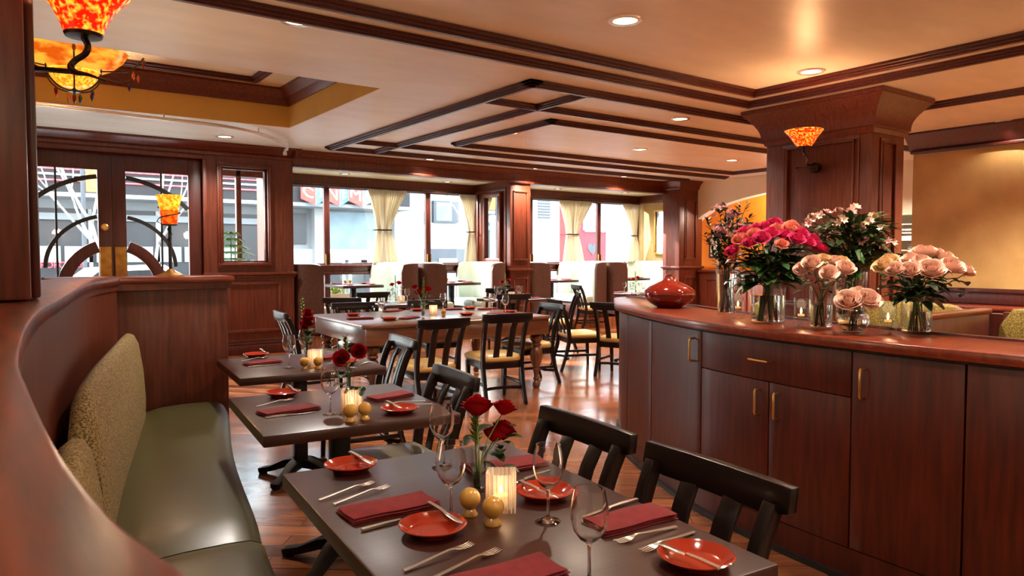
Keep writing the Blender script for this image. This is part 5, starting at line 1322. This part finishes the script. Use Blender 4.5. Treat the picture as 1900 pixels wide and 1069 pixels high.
framed_x('picture', 'dark picture at the pillar edge on the orange wall', 'picture', 13.69, 8.9, 9.5, 1.75, 2.5, .04, 'black_paint', 'ext_dark', .03)
# ------------------------------------------------------------------ serving shelf in the kitchen opening
t = thing('kitchen_rack', 'open kitchen rack with shelves between pillar and tan wall', 'rack', (12.3, 5.75, 0))
for z in (1.35, 1.55, 1.72, 1.98): MB().box(-.1, .5, -.9, .9, z - .02, z).build('shelf', 'chrome_white' if z != 1.55 else 'ash_wood', t, bevel=.003)
for y in (-.88, .88): MB().box(-.1, -.06, y - .02, y + .02, 0, 2.1).build('upright', 'steel', t); MB().box(.46, .5, y - .02, y + .02, 0, 2.1).build('upright', 'steel', t)
t2_ = thing('storage_crate', 'white slotted crate on the kitchen rack', 'crate', (12.45, 5.85, 1.7205))
mb = MB(); mb.box(-.18, .18, -.3, .3, 0, .02)
for a in ((-.18, -.165, -.3, .3), (.165, .18, -.3, .3), (-.165, .165, -.3, -.285), (-.165, .165, .285, .3)):
    for z0, z1 in ((.02, .06), (.10, .12), (.15, .18)): mb.box(a[0], a[1], a[2], a[3], z0, z1)
mb.build('crate_body', 'chrome_white', t2_)
for i, z in enumerate((1.3505, 1.5505)):
    for j in range(3):
        o = MB().lathe([(0, 0), (.07, 0), (.08, .006), (.13, .02), (.13, .026), (.0, .012)], 24, cap=False).build('plate', 'chrome_white', None, smooth=True); o.location = (12.4, 5.85, z + j * .03)
        tag(o, ['lowest', 'middle', 'upper'][j] + ' white plate in the stack on the ' + ['lower', 'second'][i] + ' kitchen rack shelf', 'plate', 'white plates on the kitchen rack')
# ------------------------------------------------------------------ plants
def fern(label, p, n, L, seed):
    r_ = random.Random(seed); t = thing('potted_fir', label, 'plant', p)
    MB().lathe([(0, 0), (.09, 0), (.12, .2), (.11, .2), (.1, .17), (0, .17)], 24, cap=False).build('pot', 'booth_tan', t, smooth=True)
    MB().tube([(0, 0, .15), (0, 0, .6)], .008, 6).build('stem', 'stem', t, smooth=True)
    mb = MB()
    for lv in range(5):
        z = .24 + lv * .10; ln = L * (1.1 - lv * .19)
        for k in range(n):
            a = k * 2 * PI / n + lv * .5; d = Vector((math.cos(a), math.sin(a), 0)); pts = []
            for q in range(13):
                u = q / 12; c = d * ln * u + Vector((0, 0, z + .10 * u - .14 * u * u)); pts.append(c)
                if q > 1:
                    s_ = Vector((-d.y, d.x, 0))
                    for sg in (-1, 1): leaf_shape(mb, c, s_ * sg + d * .6, Vector((0, 0, 1)), .095 * (1.15 - u) + .02, .012, .3, 2, 3)
            mb.tube(pts, .003, 4)
    mb.build('fronds', 'leaf_bright', t, smooth=True, angle=180); return t
fern('small green fir-like plant in the sidelight window by the street doors', (2.93, DW + .56, 1.16), 9, .36, 1)
st = thing('plant_stand', 'plant ledge behind the sidelight window', 'stand', (3.0, DW + .56, 0)); MB().box(-.3, .3, -.2, .2, 1.12, 1.16).build('board', 'mahogany', st); MB().box(-.28, .28, -.1, .1, 0, 1.12).build('body', 'mahogany_dark', st)
# ------------------------------------------------------------------ the street outside
EY = 26.0
struct(MB().box(-30, 60, WW + .3, 60, -.35, -.15).build('street_ground', 'asphalt'))
struct(MB().box(-30, 60, WW + .4, 15.5, -.15, -.02).build('pavement_near', 'pavement')); struct(MB().box(-30, 60, EY - 3.2, EY - .1, -.15, -.02).build('pavement_far', 'pavement'))
mb = MB(); [mb.box(-30, 60, y, y + .12, -.15, -.145) for y in (18.3, 18.6)]; struct(mb.build('road_lines', 'road_line'))
cn = thing('cinema_building', 'cinema building across the street with charcoal fascia and lettered sign', 'building', (6, EY, -.15))
def cb(name, m, *bx, bevel=0.):
    mb = MB()
    for b in bx: mb.box(b[0] - 6, b[1] - 6, b[2] - EY, b[3] - EY, b[4] + .15, b[5] + .15)
    return mb.build(name, m, cn, bevel=bevel)
cb('wall', 'ext_pale', (-2, 14.2, EY, EY + 8, -.15, 7.0))
cb('fascia', 'ext_charcoal', (-2, 12.9, EY - 1.3, EY, 3.3, 5.4)); cb('fascia_trim', 'ext_pale', (-2, 12.95, EY - 1.35, EY, 3.18, 3.3))
cb('upper_band', 'ext_glass', (-2, 8.4, EY - .9, EY, 5.4, 6.4))
cb('neon_line', 'neon_red', (-2, 8.2, EY - 1.36, EY - 1.31, 3.62, 3.66)); cb('neon_line', 'neon_red', (-2, 8.2, EY - 1.36, EY - 1.31, 3.95, 3.98)); cb('light_line', 'ext_white', (-2, 8.2, EY - 1.36, EY - 1.31, 3.78, 3.84))
cb('shopfront', 'ext_glass', (9.9, 12.6, EY - .1, EY, 1.7, 3.1)); cb('mullion_band', 'ext_white', (8.5, 13, EY - .18, EY, 1.3, 1.7))
for i, x in enumerate((8.8, 10.0, 10.9, 11.4, 12.3)): w_ = cb('entry_door', 'ext_white', (x, x + .75, EY - .16, EY, -.1, 1.3)); cb('door_glass', 'ext_dark', (x + .12, x + .63, EY - .17, EY, 0, 1.2))
cb('window', 'ext_dark', (8.6, 9.3, EY - .1, EY, 1.9, 3.0)); cb('column', 'ext_white', (9.5, 9.9, EY - .4, EY, -.15, 3.2)); cb('column', 'ext_white', (12.7, 13.1, EY - .4, EY, -.15, 3.2)); cb('column', 'ext_white', (8.1, 8.5, EY - .4, EY, -.15, 3.2))
cb('lobby_glass', 'ext_dark', (-2, 7.9, EY - .05, EY, .1, 2.9))
for i, x in enumerate((.9, 1.75, 2.6, 3.45, 4.3, 5.15, 6.0)): cb('poster_case', 'ext_pale', (x, x + .75, EY - .12, EY, 1.25, 1.75))
for x in (2.4, 4.3, 6.2): cb('lobby_post', 'ext_white', (x, x + .1, EY - .12, EY, .1, 2.9))
cb('lobby_counter', 'ext_pale', (-2, 7.9, EY - .2, EY, 2.55, 2.75)); cb('lobby_base', 'ext_pale', (-2, 7.9, EY - .2, EY, -.15, .45))
FRT = Matrix.Rotation(R(90), 4, 'X')
textmesh('lettering', 'POPCORN', .26, .01, 'neon_red', cn, Matrix.Translation((1.72 - 6, -.22, 1.32)) @ FRT)
# folded sign: letters on alternating red and blue faces
xs0 = 8.63; wf = .435
for i, ch in enumerate('CINEMA'):
    x0 = xs0 + i * wf; x1 = x0 + wf; ya, yb = (-1.45, -1.7) if i % 2 == 0 else (-1.7, -1.45)
    z0a, z0b = (3.42, 3.2) if i % 2 == 0 else (3.2, 3.42); hh = .66
    A3 = Vector((x0 - 6, ya, z0a + .15)); B3 = Vector((x1 - 6, yb, z0b + .15)); U = Vector((0, 0, hh))
    nrm = (B3 - A3).cross(U).normalized(); T = nrm * .08
    mb = MB(); mb.loft([[A3, A3 + U, A3 + U - T, A3 - T], [B3, B3 + U, B3 + U - T, B3 - T]]); sf = mb.build('sign_face', 'sign_red' if i % 2 == 0 else 'sign_blue', cn)
    X3 = (B3 - A3); mx_ = Matrix(((X3.x / wf, 0, nrm.x, 0), (X3.y / wf, 0, nrm.y, 0), (X3.z / wf, 1, nrm.z, 0), (0, 0, 0, 1)))
    mid = (A3 + B3) / 2 + U / 2 + nrm * .012
    textmesh('letter', ch, .5, .012, 'sign_white', sf, Matrix.Translation(mid) @ mx_)
wb = thing('white_building', 'white rendered building right of the cinema with a small dark window', 'building', (16, EY + .6, -.15))
def bb(root, ox, oy, name, m, *bx):
    mb = MB()
    for b in bx: mb.box(b[0] - ox, b[1] - ox, b[2] - oy, b[3] - oy, b[4] + .15, b[5] + .15)
    return mb.build(name, m, root)
W2 = EY + .6
bb(wb, 16, W2, 'wall', 'ext_white', (14.2, 21.8, W2, W2 + 8, -.15, 6.5)); bb(wb, 16, W2, 'window', 'ext_grey', (14.9, 16.1, W2 - .2, W2, 2.85, 3.75)); bb(wb, 16, W2, 'window_glass', 'ext_glass', (15.0, 15.75, W2 - .22, W2 - .19, 2.92, 3.68))
bb(wb, 16, W2, 'window', 'ext_grey', (13.9, 14.6, W2 - .15, W2, 2.75, 3.3))
bb(wb, 16, W2, 'garage_recess', 'ext_grey', (14.0, 16.6, W2 - .04, W2, -.15, 1.75)); bb(wb, 16, W2, 'garage_shutter', 'ext_pale', (15.2, 16.1, W2 - .08, W2, -.15, 1.35))
mb = MB(); [mb.box(20.5 - 16, 21.2 - 16, -.05, 0, 3.35 + k * .13, 3.42 + k * .13) for k in range(10)]; mb.build('louvre', 'ext_grey', wb)
rb = thing('red_building', 'red building with a pale tiled upper wall in the right window', 'building', (25, EY + .2, -.15)); W3 = EY + .2
bb(rb, 25, W3, 'wall', 'ext_red', (21.8, 24.4, W3, W3 + 8, -.15, 6.5)); bb(rb, 25, W3, 'white_wall', 'ext_white', (24.4, 40, W3, W3 + 8, -.15, 6.5))
mb = MB()
for i in range(15):
    for j in range(9): mb.box(23.0 - 25 + i * .26, 23.0 - 25 + i * .26 + .22, -.06, 0, 2.75 + j * .26, 2.75 + j * .26 + .22)
mb.build('tile_grid', 'ext_white', rb); bb(rb, 25, W3, 'tile_backing', 'ext_pale', (22.9, 27.0, W3 - .03, W3, 2.68, 5.1))
mb = MB(); hp_ = []
for k in range(28):
    a = 2 * PI * k / 28; hp_.append((.02 * 16 * math.sin(a) ** 3, .02 * (13 * math.cos(a) - 5 * math.cos(2 * a) - 2 * math.cos(3 * a) - math.cos(4 * a))))
mb.prism(hp_, 0, .03, Matrix.Translation((23.5 - 25, 0, 1.95)) @ Matrix.Rotation(R(90), 4, 'X')); mb.build('heart_emblem', 'ext_grey', rb)
# bare street trees and banner
def street_tree(label, x, y, h, seed):
    r_ = random.Random(seed); t = thing('street_tree', label, 'tree', (x, y, -.02), 0, 'bare street trees'); mb = MB()
    def br(p, d, L, r, lv):
        q = [p]; dd = d.copy()
        for k in range(4): dd = (dd + Vector((r_.uniform(-.12, .12), r_.uniform(-.12, .12), r_.uniform(-.02, .1)))).normalized(); q.append(q[-1] + dd * L / 4)
        mb.tube(q, [r * (1 - .12 * k) for k in range(5)], 6)
        if lv < 3:
            for k in range(3 if lv else 4):
                a = r_.uniform(0, 6.28); nd = (dd * .9 + Vector((math.cos(a), math.sin(a), .25)) * .62).normalized(); br(q[4] if k < 2 else q[3], nd, L * .68, r * .52, lv + 1)
    br(Vector((0, 0, 0)), Vector((.03, 0, 1)), h * .42, .065, 0); mb.build('trunk_and_branches', 'bark', t, smooth=True, angle=180); return t
street_tree('bare street tree seen through the left street door', 1.9, 17.6, 5.2, 3); street_tree('bare street tree seen through the right street door', 3.3, 20.0, 5.6, 8); street_tree('bare street tree before the white building', 11.6, 18.5, 5.5, 5)
bn = thing('street_banner', 'orange lamp post banner outside the left street door', 'banner', (2.1, 20.0, -.02)); MB().box(-.28, .28, -.01, .01, 3.0, 4.2).build('cloth', 'banner_orange', bn); MB().tube([(-.34, 0, 0), (-.34, 0, 5)], .05, 8).build('pole', 'ext_grey', bn)
MB().tube([(-.34, 0, 4.2), (.3, 0, 4.2)], .015, 6).build('bracket', 'ext_grey', bn)
pl = thing('planter_box', 'wooden planter box with green plants outside the left window bay', 'planter', (4.9, 13.4, -.02)); MB().box(-.7, .7, -.25, .25, 0, .75).build('box', 'planter_wood', pl, bevel=.01)
mb = MB(); r_ = random.Random(4)
for k in range(160): a = r_.uniform(0, 6.28); leaf_shape(mb, Vector((r_.uniform(-.6, .6), r_.uniform(-.2, .2), .72)), Vector((math.cos(a) * .5, math.sin(a) * .5, r_.uniform(.4, 1.2))), Vector((0, 0, 1)), r_.uniform(.12, .32), .022, .25)
mb.build('plants', 'leaf_light', pl, smooth=True, angle=180)
cr_ = thing('parked_car', 'pale silver car parked outside the street doors', 'car', (2.2, 16.4, -.15))
bd = [(-2.1, .35), (-2.15, .62), (-1.95, .82), (-1.25, .92), (-.7, 1.36), (.55, 1.42), (1.25, 1.0), (1.95, .9), (2.15, .7), (2.1, .35)]
mb = MB(); mb.loft([[(x, y * (1 - .12 * (z > 1.0)), z) for x, z in bd] for y in (-.85, -.8, .8, .85)]); mb.build('body', 'chrome_white', cr_, bevel=.04)
MB().loft([[(-.98, y, .98), (-.62, y, 1.3), (.48, y, 1.34), (1.0, y, 1.02)] for y in (-.862, .862)]).build('side_windows', 'ext_dark', cr_)
for x in (-1.35, 1.3):
    for y in (-.8, .62): MB().lathe([(0, 0), (.3, 0), (.33, .05), (.33, .15), (.3, .2), (0, .2)], 20, mx=Matrix.Translation((x, y, .33)) @ Matrix.Rotation(R(-90), 4, 'X'), cap=False).build('wheel', 'ext_black', cr_, smooth=True, angle=40)
# ------------------------------------------------------------------ groups of repeats
GR = {'dining_chair': 'slat-back dining chairs', 'wing_booth': 'wing booths in the window alcove', 'pedestal_table': 'dark pedestal tables', 'downlight': 'recessed ceiling downlights', 'booth_bench': 'gold booth benches',
      'curtain_rod': 'curtain rods in the window bays', 'wall_sconce': 'mottled glass wall sconces', 'pillar': 'square mahogany pillars', 'mirror': 'framed mirrors', 'picture': 'dark pictures on the orange wall'}
for o in list(C.objects):
    k = o.name.split('.')[0]
    if o.parent is None and k in GR and 'label' in o.keys() and 'group' not in o.keys(): o['group'] = GR[k]
EXPOSURE = 0.85
# ------------------------------------------------------------------ light
def spot(name, loc, e, col, size=110, blend=.6, r=.05, dirv=None):
    l = bpy.data.lights.new(name, 'SPOT'); l.energy = e; l.color = col; l.spot_size = R(size); l.spot_blend = blend; l.shadow_soft_size = r
    o = bpy.data.objects.new(name, l); C.objects.link(o); o.location = loc
    if dirv is not None: o.rotation_euler = Vector(dirv).to_track_quat('-Z', 'Y').to_euler()
    return o
def pt(name, loc, e, col, r=.04):
    l = bpy.data.lights.new(name, 'POINT'); l.energy = e; l.color = col; l.shadow_soft_size = r
    o = bpy.data.objects.new(name, l); C.objects.link(o); o.location = loc; return o
WARM = (1, .83, .64); WARM2 = (1, .68, .42)
for i, (x, y, z) in enumerate(DOWNLIGHTS): spot('downlight_or_fill', (x, y, z - .03), 230 if x > 7 and z > 2.9 else 130, WARM if x > 5 or y < 4.7 else (1, .92, .82), 130, .8, .06)
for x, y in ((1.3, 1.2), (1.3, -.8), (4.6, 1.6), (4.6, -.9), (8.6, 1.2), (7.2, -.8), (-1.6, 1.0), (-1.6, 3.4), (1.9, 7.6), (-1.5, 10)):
    spot('downlight_or_fill', (x, y, CEIL - .03), 60, WARM, 130, .8, .06)  # unseen ceiling spots without fixtures, added to fill the room
for x, y, e in ((11.2, 7.2, 420), (11.2, 6.0, 300), (8.3, 2.6, 620), (8.6, 1.4, 260), (9.2, .2, 150), (3.35, 1.3, 150), (4.4, 2.6, 60)): spot('downlight_or_fill', (x, y, CEIL - .03), e, WARM, 130, .8, .06)  # more unseen spots, added to brighten the arch wall, tan wall and counter
for p in ((-3.2, 2, 2.1), (-3.2, 6, 2.1), (1.5, -2.7, 2.1), (5, -2.7, 2.1), (8.5, -2.7, 2.1), (9.6, -.8, 2.1)): pt('fill_point', p, 22, (1, .8, .6), .12)  # unseen point lights, no sconces built; added to lift the ceiling
for L_ in LAMPS: pt('lamp_bulb_light', L_[0], L_[1], L_[2] if len(L_) > 2 else WARM2, .03)
pt('passage_light', (13.1, 8.9, 2.6), 60, WARM, .1); pt('kitchen_fill', (12.9, 4.6, 2.5), 60, (1, .85, .7), .1)  # unseen point lights without fixtures; the kitchen one is added to brighten the rack
def portal(loc, sx, sy):
    l = bpy.data.lights.new('window_portal', 'AREA'); l.shape = 'RECTANGLE'; l.size = sx; l.size_y = sy; l.cycles.is_portal = True
    o = bpy.data.objects.new('window_portal', l); C.objects.link(o); o.location = loc; o.rotation_euler = (R(-90), 0, 0)
portal((5.71, WW + .2, 1.6), 4.0, 2.1); portal((10.25, WW + .2, 1.6), 4.0, 2.1); portal((1.29, DW + .2, 1.45), 2.0, 2.3); portal((3.0, DW + .2, 2.04), .6, 1.35)
s = bpy.data.lights.new('sun', 'SUN'); s.energy = 13; s.angle = R(.6); s.color = (1, .97, .92)
so = bpy.data.objects.new('sun', s); C.objects.link(so); so.location = (0, 30, 20)
SD = Vector((.5, -1, -.52)); so.rotation_euler = SD.to_track_quat('-Z', 'Y').to_euler()
wd = bpy.data.worlds.new('sky'); bpy.context.scene.world = wd; wd.use_nodes = True
nt = wd.node_tree; bg = nt.nodes['Background']
sk = nt.nodes.new('ShaderNodeTexSky'); sk.sky_type = 'HOSEK_WILKIE'; sk.sun_direction = (-SD).normalized(); sk.turbidity = 4; sk.ground_albedo = .5
mx = nt.nodes.new('ShaderNodeMix'); mx.data_type = 'RGBA'; mx.inputs[0].default_value = .6; mx.inputs[7].default_value = (.86, .94, 1, 1)
nt.links.new(sk.outputs[0], mx.inputs[6]); nt.links.new(mx.outputs[2], bg.inputs[0]); bg.inputs[1].default_value = 11
# ------------------------------------------------------------------ camera
cam = bpy.data.cameras.new('camera'); cam.sensor_width = 36; cam.lens = 36 * F_ / 1900; cam.clip_start = .05; cam.clip_end = 200
cam.dof.use_dof = True; cam.dof.focus_distance = 3.3; cam.dof.aperture_fstop = 9
co = bpy.data.objects.new('camera', cam); C.objects.link(co); co.location = (0, 0, EYE)
co.rotation_euler = (PI / 2 - PITCH, 0, -YAW)
sc = bpy.context.scene; sc.camera = co
sc.view_settings.view_transform = 'Standard'; sc.view_settings.look = 'None'; sc.view_settings.gamma = 1; sc.view_settings.exposure = EXPOSURE
sc.view_settings.use_curve_mapping = False
cyc = sc.cycles
cyc.max_bounces = 8; cyc.diffuse_bounces = 4; cyc.glossy_bounces = 4; cyc.transmission_bounces = 8; cyc.transparent_max_bounces = 40
cyc.caustics_reflective = False; cyc.caustics_refractive = False; cyc.sample_clamp_indirect = 6; cyc.use_denoising = True
bpy.context.view_layer.update()
